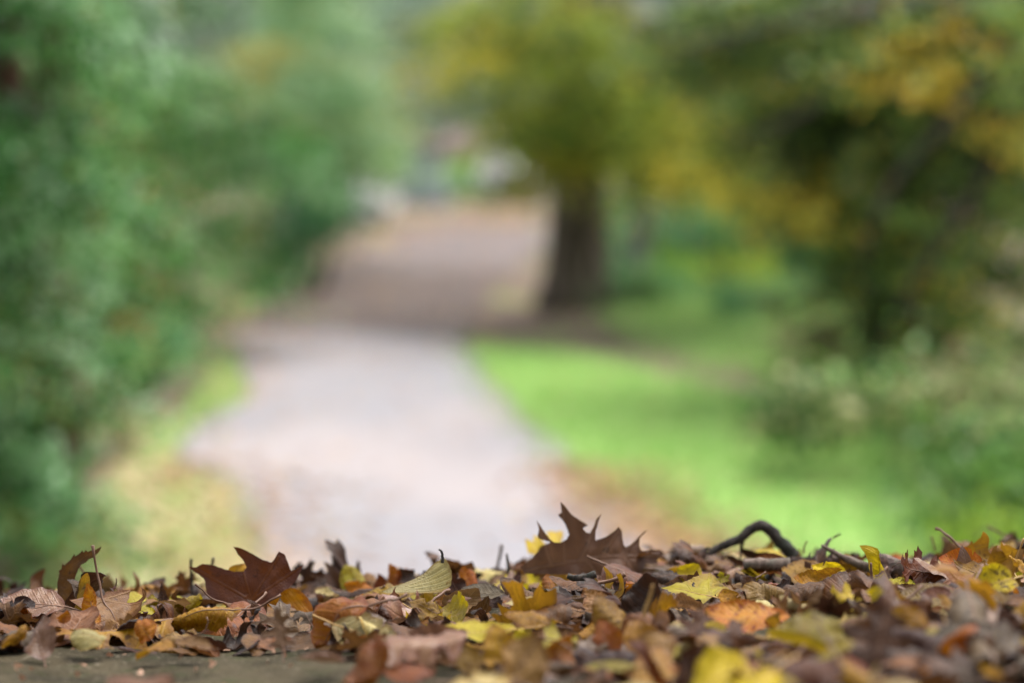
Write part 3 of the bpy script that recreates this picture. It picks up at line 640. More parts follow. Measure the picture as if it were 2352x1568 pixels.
    if stalk:
        rs2 = random.Random(seed + 5)
        ys_ = np.concatenate([np.linspace(-stalk, 0, 8), np.linspace(.04, .7, 10)]); C2 = np.stack([.05 * stalk * np.sin(ys_ * 6) * (ys_ < 0), ys_], 1)
        C3 = shape(C2, 0 * ys_); C3[:8, 2] += (np.linspace(1, 0, 8) ** 2) * stalk * L * rs.uniform(-.3, .6)
        rad = [L * .013 * (1.5 if i == 0 else 1) if i < 8 else L * .011 * (1 - .7 * (i - 8) / 10) for i in range(18)]
        tv, tf = tube([tuple(c) for c in C3], rad, 6); st = (np.array([tuple(v) for v in tv]), tf)
    return dict(V=V, F=np.array(F), edge=dE, vein=dV, uv=P, st=st, L=L)

def rbends(rs, curl):
    b = []
    if curl == 'flat': b = [(R(rs.uniform(0, 360)), .1, rs.uniform(-.8, .8)), (R(90), .4, rs.uniform(-.7, .7))]
    elif curl == 'cupped': s = rs.choice((1, 1, -1)); b = [(0, .02, s * rs.uniform(1.5, 3.5)), (R(180), .02, s * rs.uniform(1.5, 3.5)), (R(90), .45, rs.uniform(-1.2, 1.2))]
    elif curl == 'rolled': s = rs.choice((1, -1)); b = [(R(rs.uniform(-12, 12)), .0, s * rs.uniform(5, 8)), (R(180 + rs.uniform(-12, 12)), .0, s * rs.uniform(4, 8)), (R(90), .4, rs.uniform(-1.5, 1.5))]
    elif curl == 'folded': s = rs.choice((1, -1)); a_ = rs.uniform(25, 70) * rs.choice((1, -1)) + 90; b = [(R(a_), .25, s * rs.uniform(3, 5.5)), (0, .06, rs.uniform(-2, 2)), (R(180), .06, rs.uniform(-2, 2))]
    elif curl == 'crumpled': b = [(R(rs.uniform(0, 360)), rs.uniform(0, .12), rs.choice((1, -1)) * rs.uniform(3, 6)) for _ in range(3)] + [(R(90), .5, rs.uniform(-3, 3))]
    elif curl == 'upturned': b = [(R(rs.uniform(60, 120)), .4, rs.uniform(2, 4)), (R(rs.uniform(-20, 20)), .08, rs.uniform(.5, 2.5)), (R(180), .08, rs.uniform(.5, 2.5))]
    return b
PROTO = {}
def proto(kind, curl, var):
    k = (kind, curl, var)
    if k not in PROTO:
        sd_ = hash_(kind + curl) + var * 101; rs = random.Random(sd_); cr = {'flat': .012, 'crumpled': .045}.get(curl, .022)
        pl = {'hornbeam': .5, 'beech': .33, 'oak': .12, 'maple': .12}.get(kind, .25)
        D = make_leaf(kind, 1.0, bends=rbends(rs, curl), pleat=pl, crump=cr, wav={'hornbeam': .02, 'beech': .02}.get(kind, .012), seed=sd_, stalk=rs.choice((.0, .18, .3, .45)) if kind != 'maple' else .5, damage=rs.choice((0, 1, 3)), jag=.002)
        c = D['V'].mean(0); D['V'] = D['V'] - c
        nm = kind
        D['blade'] = np_mesh('leaf_blade', D['V'], D['F'], LM['brown'], pt={'edge': D['edge'], 'vein': D['vein']}, uv=D['uv'])
        D['stalk'] = None
        if D['st']:
            mb = MB(); mb.add(D['st'][0] - c, D['st'][1]); D['stalk'] = mb.mesh('leaf_stalk', STALK)
        PROTO[k] = D
    return PROTO[k]
def hash_(s):
    h = 0
    for ch in s: h = (h * 31 + ord(ch)) % 100003
    return h

# height map of the pile, so each leaf comes to rest on those below it
HX0, HY0, CS = -2.0, .9, .008; HNX, HNY = 520, 360
gx, gy = np.meshgrid(HX0 + CS * np.arange(HNX), HY0 + CS * np.arange(HNY)); HM = bedz(gx, gy) + .002
HM = np.where(gy > 3.32, terr(gx, gy), HM); HM = np.where((gx > -1.6) & (gx < .75) & (gy < 2.85), bedz(gx, gy) + .014, HM)
def idx(P):
    i = np.clip(((P[:, 0] - HX0) / CS).astype(int), 0, HNX - 1); j = np.clip(((P[:, 1] - HY0) / CS).astype(int), 0, HNY - 1); return j, i
def drop(P, q=18, grow=.012):
    h = HM[idx(P)]; return -np.percentile(P[:, 2] - h, q)
def settle(P, grow=.012):
    j, i = idx(P); old = HM[j, i]; new = np.clip(P[:, 2], old, old + grow); np.maximum.at(HM, (j, i), new)
def rot(yaw, tilt, roll): return Matrix.Rotation(tilt, 3, 'X') @ Matrix.Rotation(roll, 3, 'Y') @ Matrix.Rotation(yaw, 3, 'Z')
def ybare(x, y):                          # litter stops here at the lower left
    px, row = proj(np.array([[x, y, bedz(x, y) + .03]])); px = px[0]
    r = np.interp(px, [0, 300, 600, 800, 960, 1080, 1130], [1462, 1466, 1468, 1474, 1486, 1505, 1620]); return row[0] > r
CURLS = ['flat', 'cupped', 'rolled', 'folded', 'crumpled', 'upturned']
TOPW = [20, 5, 20, 6, 8, 8, 24, 10, 3, 10, 14, 6, 1, 5, 5]
def rand_leaf(rs, top=False):
    kind = rs.choices(['beech', 'hornbeam', 'oak', 'maple', 'lime', 'round', 'willow'], [30, 24, 12, 6, 12, 8, 6])[0]
    curl = rs.choices(CURLS, [10, 22, 25, 18, 21, 4] if top else [30, 24, 14, 14, 18, 0])[0]
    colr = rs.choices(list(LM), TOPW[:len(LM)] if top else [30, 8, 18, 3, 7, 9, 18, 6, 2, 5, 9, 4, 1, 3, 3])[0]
    L = {'oak': .11, 'maple': .08, 'willow': .075, 'lime': .075, 'round': .06, 'beech': .078, 'hornbeam': .075}[kind] * (1.24 if top else .95) * rs.uniform(.72, 1.2)
    return kind, curl, colr, L
# --- lower layers: one mass nobody could count
rs = random.Random(11); AV, AF, AE, AVn, AR, AU, AM = [], [], [], [], [], [], []; nb = 0; keys = list(LM)
lowp = {}
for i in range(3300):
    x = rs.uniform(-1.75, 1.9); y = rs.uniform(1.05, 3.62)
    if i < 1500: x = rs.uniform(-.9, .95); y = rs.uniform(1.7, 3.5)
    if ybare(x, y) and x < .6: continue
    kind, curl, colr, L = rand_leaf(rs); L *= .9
    if colr not in ('brown', 'dark', 'rust') and rs.random() < .65: colr = rs.choice(('dark', 'brown', 'dark'))  # mostly dark: damp lower leaves, and the gaps' shade put into the colour
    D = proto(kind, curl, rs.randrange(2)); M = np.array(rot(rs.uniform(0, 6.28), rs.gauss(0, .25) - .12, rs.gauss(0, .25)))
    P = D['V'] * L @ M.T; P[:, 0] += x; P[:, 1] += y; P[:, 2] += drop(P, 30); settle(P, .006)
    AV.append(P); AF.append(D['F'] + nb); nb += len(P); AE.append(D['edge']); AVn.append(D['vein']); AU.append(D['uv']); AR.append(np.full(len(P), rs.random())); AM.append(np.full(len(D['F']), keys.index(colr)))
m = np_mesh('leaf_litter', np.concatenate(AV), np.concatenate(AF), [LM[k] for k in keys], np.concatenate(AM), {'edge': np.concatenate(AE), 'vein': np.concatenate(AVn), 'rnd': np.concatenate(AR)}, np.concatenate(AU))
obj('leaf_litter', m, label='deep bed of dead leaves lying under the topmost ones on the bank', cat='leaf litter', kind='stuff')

LEAVES = []                               # (object, world vertices, kind, curl, colour, hero?)
def put_leaf(D, M, L, loc, colr, kind, curl, label=None, name=None):
    r = obj(name or KNAME[kind], None, label=label, cat='leaf', loc=loc); r.rotation_euler = Matrix(M).to_euler(); r.scale = (L, L, L)
    b = obj('leaf_blade', D['blade'], r); b.material_slots[0].link = 'OBJECT'; b.material_slots[0].material = LM[colr]
    if D['stalk']:
        s = obj('leaf_stalk', D['stalk'], r)
        if colr in ('yellow', 'lime', 'cream', 'spotted', 'mottled'): s.material_slots[0].link = 'OBJECT'; s.material_slots[0].material = STALK_Y
    P = D['V'] * L @ np.array(M).T + np.array(loc); LEAVES.append([r, P, kind, curl, colr, label]); return r
KNAME = dict(oak='oak_leaf', maple='maple_leaf', beech='beech_leaf', hornbeam='hornbeam_leaf', lime='lime_tree_leaf', willow='willow_leaf', round='round_leaf')

def bedhit(px, row):
    y = 1.5
    while y < 3.6:
        p = at(px, row, y)
        if p.z < float(bedz(p.x, y)) + .045: break
        y += .01
    return min(y, 3.34)

# --- hero leaves: photo box (x0,y0,x1,y1), kind, curl, colour, yaw, tilt, roll, variant, label
def z1(a, b, c, d): f = 850 / 2352 * 2352 / 2500; k = 2352 / 2500; return [(a * 850 / 2352) * k, (1230 + b * 850 / 2352) * k, (c * 850 / 2352) * k, (1230 + d * 850 / 2352) * k]
def z2(a, b, c, d): k = 2352 / 2500; s = 800 / 2352; return [(700 + a * s) * k, (1230 + b * s) * k, (700 + c * s) * k, (1230 + d * s) * k]
def z3(a, b, c, d): k = 2352 / 2500; s = 700 / 2352; return [(1250 + a * s) * k, (1210 + b * s) * k, (1250 + c * s) * k, (1210 + d * s) * k]
def z4(a, b, c, d): k = 2352 / 2500; s = 700 / 2352; return [(1800 + a * s) * k, (1230 + b * s) * k, (1800 + c * s) * k, (1230 + d * s) * k]
HERO = [
 (z1(0, 505, 440, 720), 'beech', 'flat', 'pink', 80, 28, 0, 0, 'large pinkish tan leaf with raised veins at the left edge'),
 (z1(430, 440, 790, 660), 'beech', 'crumpled', 'dark', 100, 40, 15, 1, 'dark brown crumpled leaf under the upright serrated leaf at the left'),
 (z1(0, 590, 240, 720), 'lime', 'cupped', 'dark', 90, 20, 0, 0, 'dark brown cupped leaf in front of the large pinkish tan leaf'),
 (z1(0, 710, 190, 900), 'lime', 'crumpled', 'ochre', 30, 40, 0, 1, 'blurred olive ochre leaf at the left edge above the bare stone'),
 (z1(160, 720, 380, 890), 'beech', 'folded', 'pink', 20, 50, 0, 0, 'small whitish pink folded leaf above the bare stone at the left'),
 (z1(380, 640, 480, 800), 'round', 'folded', 'orange', 0, 70, 0, 0, 'small orange leaf standing on edge beside the whitish pink one'),
 (z1(550, 560, 700, 760), 'willow', 'rolled', 'orange', 10, 60, 0, 1, 'blurred orange leaf below the dark brown crumpled leaf'),
 (z1(470, 740, 730, 890), 'lime', 'cupped', 'cream', 60, 25, 0, 1, 'dull cream leaf lying just above the bare stone'),
 (z1(900, 690, 1060, 850), 'round', 'crumpled', 'orange', 40, 50, 0, 1, 'dark orange crumpled leaf in the left foreground'),
 (z1(910, 820, 1180, 920), 'beech', 'folded', 'ochre', 80, 20, 0, 1, 'yellow and orange leaf at the edge of the bare stone'),
 (z1(1100, 620, 1640, 800), 'hornbeam', 'rolled', 'ochre', 100, 12, 0, 0, 'long rolled ochre leaf lying left of the pale pointed leaf'),
 (z1(1180, 770, 1430, 930), 'beech', 'cupped', 'tan', 70, 20, 0, 2, 'tan arched leaf over the bare stone'),
 (z1(1620, 600, 1760, 800), 'willow', 'crumpled', 'dark', 10, 60, 0, 1, 'near black crumpled leaf behind the pale pointed leaf'),
 (z1(1730, 570, 2030, 960), 'oak', 'folded', 'tan', 10, 55, 0, 1, 'pale pointed leaf standing up in the left foreground'),
 (z1(1500, 480, 1740, 600), 'beech', 'crumpled', 'ochre', 60, 40, 0, 2, 'ochre crumpled leaf leaning on the dark star shaped leaf'),
 (z1(1170, 510, 1370, 640), 'lime', 'crumpled', 'yellow', 20, 40, 0, 2, 'yellow crumpled leaf under the left tips of the dark star shaped leaf'),
 (z1(985, 575, 1070, 620), 'round', 'cupped', 'yellow', 0, 40, 0, 2, 'tiny yellow leaf on the crest left of the dark star shaped leaf'),
 (z1(1055, 535, 1145, 620), 'willow', 'folded', 'dark', 0, 60, 0, 2, 'tiny dark pointed leaf on the crest beside the tiny yellow one'),
 (z1(1760, 528, 2120, 640), 'round', 'cupped', 'orange', 90, 38, 0, 3, 'smooth orange rounded leaf in front of the dark star shaped leaf'),
 (z1(1950, 610, 2180, 800), 'oak', 'folded', 'grey', 30, 45, 0, 2, 'grey brown pointed leaf in front of the smooth orange leaf'),
 (z2(380, 385, 560, 520), 'round', 'cupped', 'mottled', 20, 55, 0, 0, 'mottled yellow rounded leaf topmost on the crest left of centre'),
 (z2(410, 430, 620, 560), 'beech', 'folded', 'orange', 70, 35, 0, 3, 'orange leaf just below the mottled yellow rounded one'),
 (z2(520, 475, 960, 625), 'hornbeam', 'cupped', 'ochre', 95, 25, 0, 1, 'speckled ochre pleated leaf behind the pale fan leaf'),
 (z2(290, 450, 620, 630), 'willow', 'rolled', 'dark', 70, 20, -20, 0, 'dark rolled leaf pointing up right toward the speckled ochre one'),
 (z2(200, 520, 340, 590), 'round', 'cupped', 'cream', 70, 15, 0, 1, 'small whitish leaf on the crest right of the dark star shaped leaf'),
 (z2(720, 390, 810, 500), 'round', 'rolled', 'orange', 10, 70, 0, 2, 'small orange rolled leaf upright on the crest'),
 (z2(810, 365, 1060, 530), 'maple', 'upturned', 'dark', 50, 40, 0, 0, 'dark leaf with sharp tips behind the pale fan leaf'),
 (z2(1090, 380, 1290, 570), 'beech', 'folded', 'dark', 30, 55, 0, 3, 'dark brown hooded leaf right of the pale fan leaf'),
 (z2(1235, 385, 1385, 520), 'lime', 'rolled', 'orange', 20, 60, 0, 3, 'orange brown rolled leaf on the crest left of the grey twig'),
 (z2(1250, 470, 1560, 620), 'beech', 'cupped', 'grey', 80, 25, 0, 0, 'broad grey brown cupped leaf sloping toward the large lobed leaf'),
 (z2(1530, 450, 1790, 620), 'hornbeam', 'rolled', 'brown', 40, 35, 0, 2, 'brown rolled leaf arching below the large lobed leaf'),
 (z2(860, 620, 1140, 760), 'maple', 'crumpled', 'ochre', 60, 30, 0, 0, 'orange ochre crumpled leaf below the pale fan leaf'),
 (z2(1060, 590, 1150, 660), 'round', 'cupped', 'orange', 0, 55, 0, 1, 'tiny glowing orange leaf at the foot of the pale fan leaf'),
 (z2(1150, 610, 1330, 660), 'beech', 'flat', 'rust', 90, 10, 0, 1, 'flat rust red leaf right of the tiny glowing orange one'),
 (z2(1560, 565, 1850, 690), 'hornbeam', 'flat', 'cream', 110, 18, 0, 0, 'pale yellow leaf with parallel veins near the centre'),
 (z2(1560, 660, 1900, 840), 'hornbeam', 'cupped', 'ochre', 70, 30, 0, 2, 'ochre pleated leaf in front of the parallel veined pale yellow leaf'),
 (z2(1730, 610, 2050, 740), 'beech', 'folded', 'dark', 95, 20, 0, 4, 'dark red brown leaf right of the parallel veined pale yellow leaf'),
 (z2(510, 620, 860, 740), 'beech', 'crumpled', 'brown', 60, 25, 0, 4, 'blurred brown crumpled leaf in front of the speckled ochre one'),
 (z2(260, 735, 720, 840), 'beech', 'cupped', 'pink', 100, 10, 0, 2, 'long pinkish leaf lying left of the glossy mauve leaf'),
 (z2(540, 800, 1320, 1060), 'oak', 'cupped', 'pink', 95, 14, 0, 2, 'large glossy pinkish mauve leaf in the centre foreground'),
 (z2(60, 930, 420, 1050), 'beech', 'rolled', 'pink', 95, 10, 0, 1, 'pink rolled leaf at the lower edge left of the orange one'),
 (z2(390, 905, 740, 1140), 'lime', 'crumpled', 'orange', 50, 45, 0, 2, 'orange and yellow crumpled leaf at the front edge of the litter'),
 (z2(680, 1020, 1060, 1180), 'beech', 'folded', 'rust', 90, 20, 0, 2, 'dark rust leaf beneath the glossy mauve leaf'),
 (z2(1070, 735, 1650, 870), 'hornbeam', 'flat', 'lime', 96, 16, 0, 1, 'long lime yellow leaf with pale stripes in the centre'),
 (z2(1200, 920, 1420, 1110), 'lime', 'folded', 'ochre', 10, 55, 0, 3, 'blurred golden ochre leaf standing under the lime yellow leaf'),
 (z2(1400, 850, 1700, 1110), 'beech', 'cupped', 'ochre', 20, 55, 0, 4, 'golden leaf leaning toward the bright yellow lobed one'),
 (z2(1540, 960, 1890, 1285), 'beech', 'folded', 'tan', 150, 60, 0, 3, 'big blurred olive tan leaf in the centre foreground'),
 (z2(1630, 845, 2090, 1000), 'maple', 'upturned', 'yellow', 80, 22, 0, 1, 'bright yellow lobed leaf right of the golden leaning leaf'),
 (z2(1130, 1120, 1610, 1300), 'beech', 'cupped', 'cream', 110, 25, 0, 5, 'blurred pale cream leaf at the bottom edge left of centre'),
 (z3(285, 415, 500, 590), 'lime', 'cupped', 'ochre', 10, 60, 0, 4, 'small golden brown leaf standing against the large lobed leaf'),
 (z3(240, 595, 370, 680), 'round', 'cupped', 'orange', 10, 45, 0, 4, 'small orange leaf in front of the large lobed leaf'),
 (z3(300, 610, 680, 720), 'hornbeam', 'cupped', 'brown', 80, 20, 0, 3, 'brown pleated leaf under the dark curved twig'),
 (z3(420, 720, 700, 820), 'hornbeam', 'rolled', 'tan', 100, 12, 0, 3, 'small tan tightly rolled leaf near the centre'),
 (z3(620, 670, 850, 790), 'beech', 'flat', 'grey', 110, 20, 0, 3, 'greenish grey leaf with fine veins beside the tan rolled one'),
 (z3(1220, 615, 1720, 750), 'maple', 'flat', 'yellow', 60, 14, 0, 2, 'bright yellow maple leaf lying flat right of the large lobed leaf'),
 (z3(1350, 495, 1560, 600), 'round', 'folded', 'yellow', 60, 40, 0, 5, 'yellow and orange leaf above the flat yellow maple leaf'),
 (z3(1660, 565, 1790, 680), 'maple', 'upturned', 'lime', 20, 40, 0, 2, 'small lime yellow lobed leaf behind the flat yellow maple leaf'),
 (z3(1120, 510, 1370, 640), 'beech', 'folded', 'dark', 100, 25, 0, 5, 'dark purplish leaf right of the large lobed leaf'),
 (z3(1870, 410, 2330, 545), 'beech', 'cupped', 'rust', 80, 35, 0, 6, 'red brown leaf under the arched twig'),
 (z3(650, 760, 1000, 1060), 'lime', 'cupped', 'ochre', 30, 50, 10, 5, 'olive brown rounded leaf left of the dark fan leaf'),
 (z3(890, 690, 1350, 990), 'round', 'folded', 'dark', 0, 62, 0, 6, 'dark red brown fan leaf with a pale stalk, right of centre'),
 (z3(920, 630, 1130, 740), 'round', 'folded', 'orange', 20, 50, 0, 7, 'orange leaf tip above the dark fan leaf'),
 (z3(1240, 715, 1610, 880), 'hornbeam', 'rolled', 'tan', 60, 30, 0, 4, 'striped tan leaf rolled open, behind the flame coloured leaf'),
 (z3(1480, 765, 2280, 1010), 'hornbeam', 'folded', 'flame', 95, 28, 0, 5, 'long yellow to orange leaf with dark specks and a pink folded edge'),
 (z3(1690, 680, 1880, 800), 'round', 'cupped', 'ochre', 20, 50, 0, 6, 'small brown orange rounded leaf behind the long flame coloured leaf'),
 (z3(1870, 620, 2150, 800), 'beech', 'crumpled', 'brown', 40, 50, 0, 7, 'pinkish brown crumpled leaf behind the right end of the flame coloured leaf'),
 (z3(1340, 830, 1700, 1240), 'oak', 'upturned', 'rust', 160, 50, 0, 3, 'red brown pointed leaf hanging down right of the dark fan leaf'),
 (z3(1560, 940, 1760, 1090), 'round', 'flat', 'yellow', 30, 45, 0, 7, 'small clear yellow leaf below the flame coloured leaf'),
 (z3(630, 965, 910, 1200), 'lime', 'folded', 'orange', 20, 55, 0, 6, 'orange and pink folded leaf right of the bright yellow lobed one'),
 (z3(905, 980, 1230, 1230), 'lime', 'cupped', 'ochre', 20, 50, 0, 7, 'golden brown cupped leaf below the dark fan leaf'),
 (z3(1000, 1130, 1350, 1330), 'beech', 'folded', 'tan', 120, 35, 0, 6, 'blurred sandy folded leaf below the golden brown cupped leaf'),
 (z3(590, 1270, 1040, 1400), 'willow', 'flat', 'lime', 95, 25, 0, 3, 'blurred lime yellow leaf at the bottom near the centre'),
 (z3(1390, 1240, 2010, 1520), 'lime', 'folded', 'yellow', 110, 35, 0, 8, 'large blurred golden yellow leaf at the bottom right of centre'),
 (z3(1990, 1150, 2110, 1320), 'round', 'rolled', 'yellow', 20, 60, 0, 8, 'small yellow leaf tip above the large blurred golden yellow leaf'),
 (z3(700, 1455, 1260, 1560), 'beech', 'flat', 'cream', 90, 20, 0, 8, 'cream leaf cut by the bottom edge near the centre'),
 (z3(1270, 1030, 1450, 1180), 'beech', 'cupped', 'pink', 60, 35, 0, 9, 'small whitish mauve leaf between the rust and sandy leaves'),
 (z3(1270, 1280, 1480, 1400), 'beech', 'rolled', 'orange', 110, 20, 0, 9, 'blurred dark orange leaf left of the large golden yellow one'),
 (z4(1880, 405, 2310, 690), 'lime', 'cupped', 'spotted', 110, 52, 10, 0, 'yellow leaf with black spots near the right edge'),
 (z4(1650, 335, 2010, 500), 'lime', 'cupped', 'orange', 80, 45, 0, 8, 'glowing orange yellow leaf behind the black spotted one'),
 (z4(1340, 380, 1720, 530), 'oak', 'upturned', 'rust', 90, 35, 0, 4, 'red brown lobed leaf on the crest left of the glowing orange one'),
 (z4(1080, 250, 1350, 470), 'oak', 'folded', 'dark', 15, 60, 0, 5, 'black brown leaf with two upright prongs on the crest'),
 (z4(870, 820, 1470, 1280), 'oak', 'flat', 'brown', 165, 58, 0, 6, 'mauve brown oak leaf facing forward at the right'),
 (z4(250, 820, 920, 1170), 'lime', 'folded', 'mottled', 105, 42, 0, 9, 'crumpled mottled yellow leaf left of the mauve brown oak leaf'),
 (z4(765, 675, 1030, 800), 'maple', 'crumpled', 'yellow', 60, 30, 0, 3, 'wavy yellow leaf above the crumpled mottled yellow one'),
 (z4(990, 710, 1340, 840), 'lime', 'crumpled', 'yellow', 80, 30, 0, 4, 'dull yellow wavy leaf above the mauve brown oak leaf'),
 (z4(1110, 560, 1320, 760), 'maple', 'folded', 'rust', 20, 50, 0, 5, 'small red brown leaf standing left of the thin red stem'),
 (z4(1240, 760, 1590, 1030), 'round', 'folded', 'ochre', 140, 50, 0, 9, 'golden ochre leaf hanging over the mauve brown oak leaf'),
 (z4(1130, 755, 1590, 890), 'beech', 'cupped', 'rust', 85, 35, 0, 10, 'deep red leaf behind the golden ochre leaf'),
 (z4(1600, 930, 2150, 1120), 'beech', 'cupped', 'grey', 100, 28, 0, 5, 'arched grey tan leaf right of the golden ochre leaf'),
 (z4(1700, 785, 2352, 960), 'beech', 'flat', 'pink', 95, 16, 0, 6, 'large smooth pinkish grey leaf under the thin red stem'),
 (z4(1840, 840, 1980, 950), 'maple', 'upturned', 'dark', 0, 55, 0, 6, 'small blackish lobed scrap on the pinkish grey leaf'),
 (z4(2120, 860, 2400, 1100), 'hornbeam', 'cupped', 'dark', 20, 50, 0, 6, 'dark strongly pleated leaf at the right edge'),
 (z4(1790, 625, 2250, 785), 'hornbeam', 'cupped', 'ochre', 98, 28, 0, 7, 'ochre pleated leaf below the black spotted one'),
 (z4(830, 330, 1015, 450), 'round', 'cupped', 'ochre', 10, 60, 0, 10, 'brown yellow rounded leaf with an upright stalk on the crest'),
 (z4(250, 1090, 720, 1215), 'beech', 'rolled', 'brown', 97, 12, 0, 8, 'brown tube shaped leaf below the crumpled mottled yellow leaf'),
 (z4(350, 1210, 880, 1440), 'beech', 'cupped', 'rust', 95, 40, 0, 7, 'rust brown domed leaf at the bottom right'),
 (z4(860, 1230, 1080, 1370), 'lime', 'folded', 'rust', 40, 35, 0, 10, 'orange brown leaf right of the rust brown domed one'),
 (z4(1080, 1310, 1500, 1450), 'lime', 'crumpled', 'cream', 80, 35, 0, 11, 'pale cream crumpled leaf at the bottom right'),
 (z4(1980, 1180, 2190, 1330), 'hornbeam', 'cupped', 'ochre', 60, 45, 0, 8, 'golden pleated leaf low at the right'),
 (z4(1740, 1190, 2060, 1500), 'oak', 'cupped', 'grey', 20, 50, 0, 7, 'dull grey brown leaf at the bottom near the right edge'),
 (z4(1640, 1060, 1990, 1180), 'beech', 'crumpled', 'orange', 90, 30, 0, 12, 'orange brown torn leaf right of the mauve brown oak leaf'),
 (z4(310, 550, 720, 700), 'beech', 'cupped', 'brown', 95, 30, 0, 9, 'pinkish brown smooth leaf right of the arched twig'),
 (z4(1500, 610, 1770, 700), 'beech', 'cupped', 'rust', 90, 25, 0, 13, 'light rust leaf right of the standing red brown one'),
 (z4(570, 630, 700, 870), 'willow', 'folded', 'tan', 150, 55, 0, 5, 'narrow tan leaf slanting down above the mottled yellow one'),
 (z4(840, 810, 1050, 900), 'round', 'cupped', 'cream', 90, 30, 0, 12, 'small pale yellow leaf on top of the mauve brown oak leaf'),
 (z4(340, 680, 580, 810), 'hornbeam', 'rolled', 'cream', 60, 25, 0, 9, 'cream striped rolled leaf below the pinkish brown smooth one'),
 (z4(610, 460, 890, 570), 'lime', 'crumpled', 'yellow', 80, 30, 0, 13, 'yellow brown leaf below the long slanting stick'),
 (z4(360, 395, 760, 470), 'lime', 'flat', 'ochre', 90, 30, 0, 14, 'ochre yellow leaf on the crest right of the arched twig'),
 (z4(2230, 380, 2400, 560), 'lime', 'crumpled', 'ochre', 40, 40, 0, 15, 'ochre grey leaf at the right edge on the crest'),
]
# traced silhouettes
def tr(zf, pts, s0):
    P = [zf(x, y, x, y)[:2] for x, y in pts]; return P
t_oak = tr(z3, [(60, 578), (170, 520), (250, 440), (320, 397), (225, 372), (215, 350), (228, 300), (215, 225), (260, 300), (315, 375), (350, 400), (400, 402), (450, 375), (468, 340), (455, 300), (425, 240), (385, 185), (410, 170), (405, 130), (400, 88), (440, 130), (480, 180), (540, 220), (615, 268), (572, 290), (600, 322), (632, 330), (655, 290), (672, 230), (712, 168), (690, 260), (674, 330), (674, 385), (700, 375), (760, 350), (830, 300), (865, 268), (905, 300), (915, 350), (935, 400), (960, 415), (1000, 395), (1060, 350), (1095, 310), (1142, 266), (1090, 340), (1086, 390), (1102, 425), (1180, 415), (1260, 400), (1332, 414), (1290, 450), (1260, 480), (1270, 500), (1150, 520), (1090, 600), (1000, 650), (850, 670), (700, 670), (500, 660), (300, 650), (100, 630)], 0)
t_star = tr(z1, [(1245, 410), (1300, 416), (1355, 398), (1420, 410), (1500, 435), (1580, 460), (1640, 457), (1662, 430), (1640, 390), (1600, 350), (1568, 296), (1620, 308), (1700, 345), (1770, 385), (1830, 400), (1855, 370), (1878, 330), (1920, 350), (1945, 400), (1965, 452), (2000, 445), (2057, 410), (2035, 460), (2000, 520), (1960, 560), (1900, 600), (1820, 660), (1700, 690), (1500, 660), (1400, 600), (1360, 500), (1320, 465), (1280, 440)], 0)
t_serr = tr(z1, [(385, 540), (398, 470), (392, 455), (410, 445), (418, 408), (432, 420), (455, 398), (470, 385), (495, 345), (502, 362), (540, 335), (550, 322), (562, 335), (578, 318), (590, 330), (620, 322), (650, 318), (708, 292), (684, 330), (660, 345), (640, 366), (600, 380), (575, 402), (540, 420), (525, 450), (505, 500), (490, 650), (395, 660)], 0)
t_fan = tr(z2, [(680, 632), (740, 605), (800, 585), (860, 560), (920, 535), (980, 505), (1030, 465), (1070, 440), (1115, 425), (1150, 440), (1180, 485), (1197, 530), (1200, 570), (1195, 620), (1120, 650), (1000, 640), (880, 640), (760, 652)], 0)
def traced(pts, Y, root, tip, colr, veins, lean, bends, name, kind, label, crump=.012, pleat=.1, stalk=.0, seed=1):
    """A leaf whose own outline was traced, rebuilt at real size: it stands on the bed at distance Y and leans back by `lean`."""
    W = [at(px, row, Y) for px, row in pts]; B = at(root[0], root[1], Y)
    w_ = max(p.x for p in W) - min(p.x for p in W)
    u = [((p.x - B.x) / w_, (p.z - B.z) / w_) for p in W]
    vs = []
    for (a_, b_) in veins:
        A_, C_ = at(a_[0], a_[1], Y), at(b_[0], b_[1], Y); vs.append((((A_.x - B.x) / w_, (A_.z - B.z) / w_), ((C_.x - B.x) / w_, (C_.z - B.z) / w_)))
    D = make_leaf(kind, 1.0, res=.022, custom=u, veins=vs, bends=bends, pleat=pleat, crump=crump, seed=seed, stalk=0, jag=.0015)
    # correct the foreshortening that leaning back brings
    V = D['V'].copy(); V[:, 1] *= 1.05 / (math.cos(lean) + math.sin(lean) * .2)
    D['V'] = V; D['blade'] = np_mesh('leaf_blade', V, D['F'], LM[colr], pt={'edge': D['edge'], 'vein': D['vein']}, uv=D['uv']); D['stalk'] = None
    if stalk:
        t_ = at(tip[0], tip[1], Y); e_ = Vector(((t_.x - B.x) / w_, (t_.z - B.z) / w_, .02))
        D['stalk'] = MB().tube(spline([(0, 0, .0), tuple(e_ * .5 + Vector((0, -.02, .02))), tuple(e_)], 4), [.008] * 9, 6).mesh('leaf_stalk', STALK)
    M = rot(0, R(90) - lean, 0)
    return put_leaf(D, M, w_, B, colr, kind, 'x', label, name)
def zz(zf, *pts): return [zf(x, y, x, y)[:2] for x, y in pts]
def focusY(row): return None

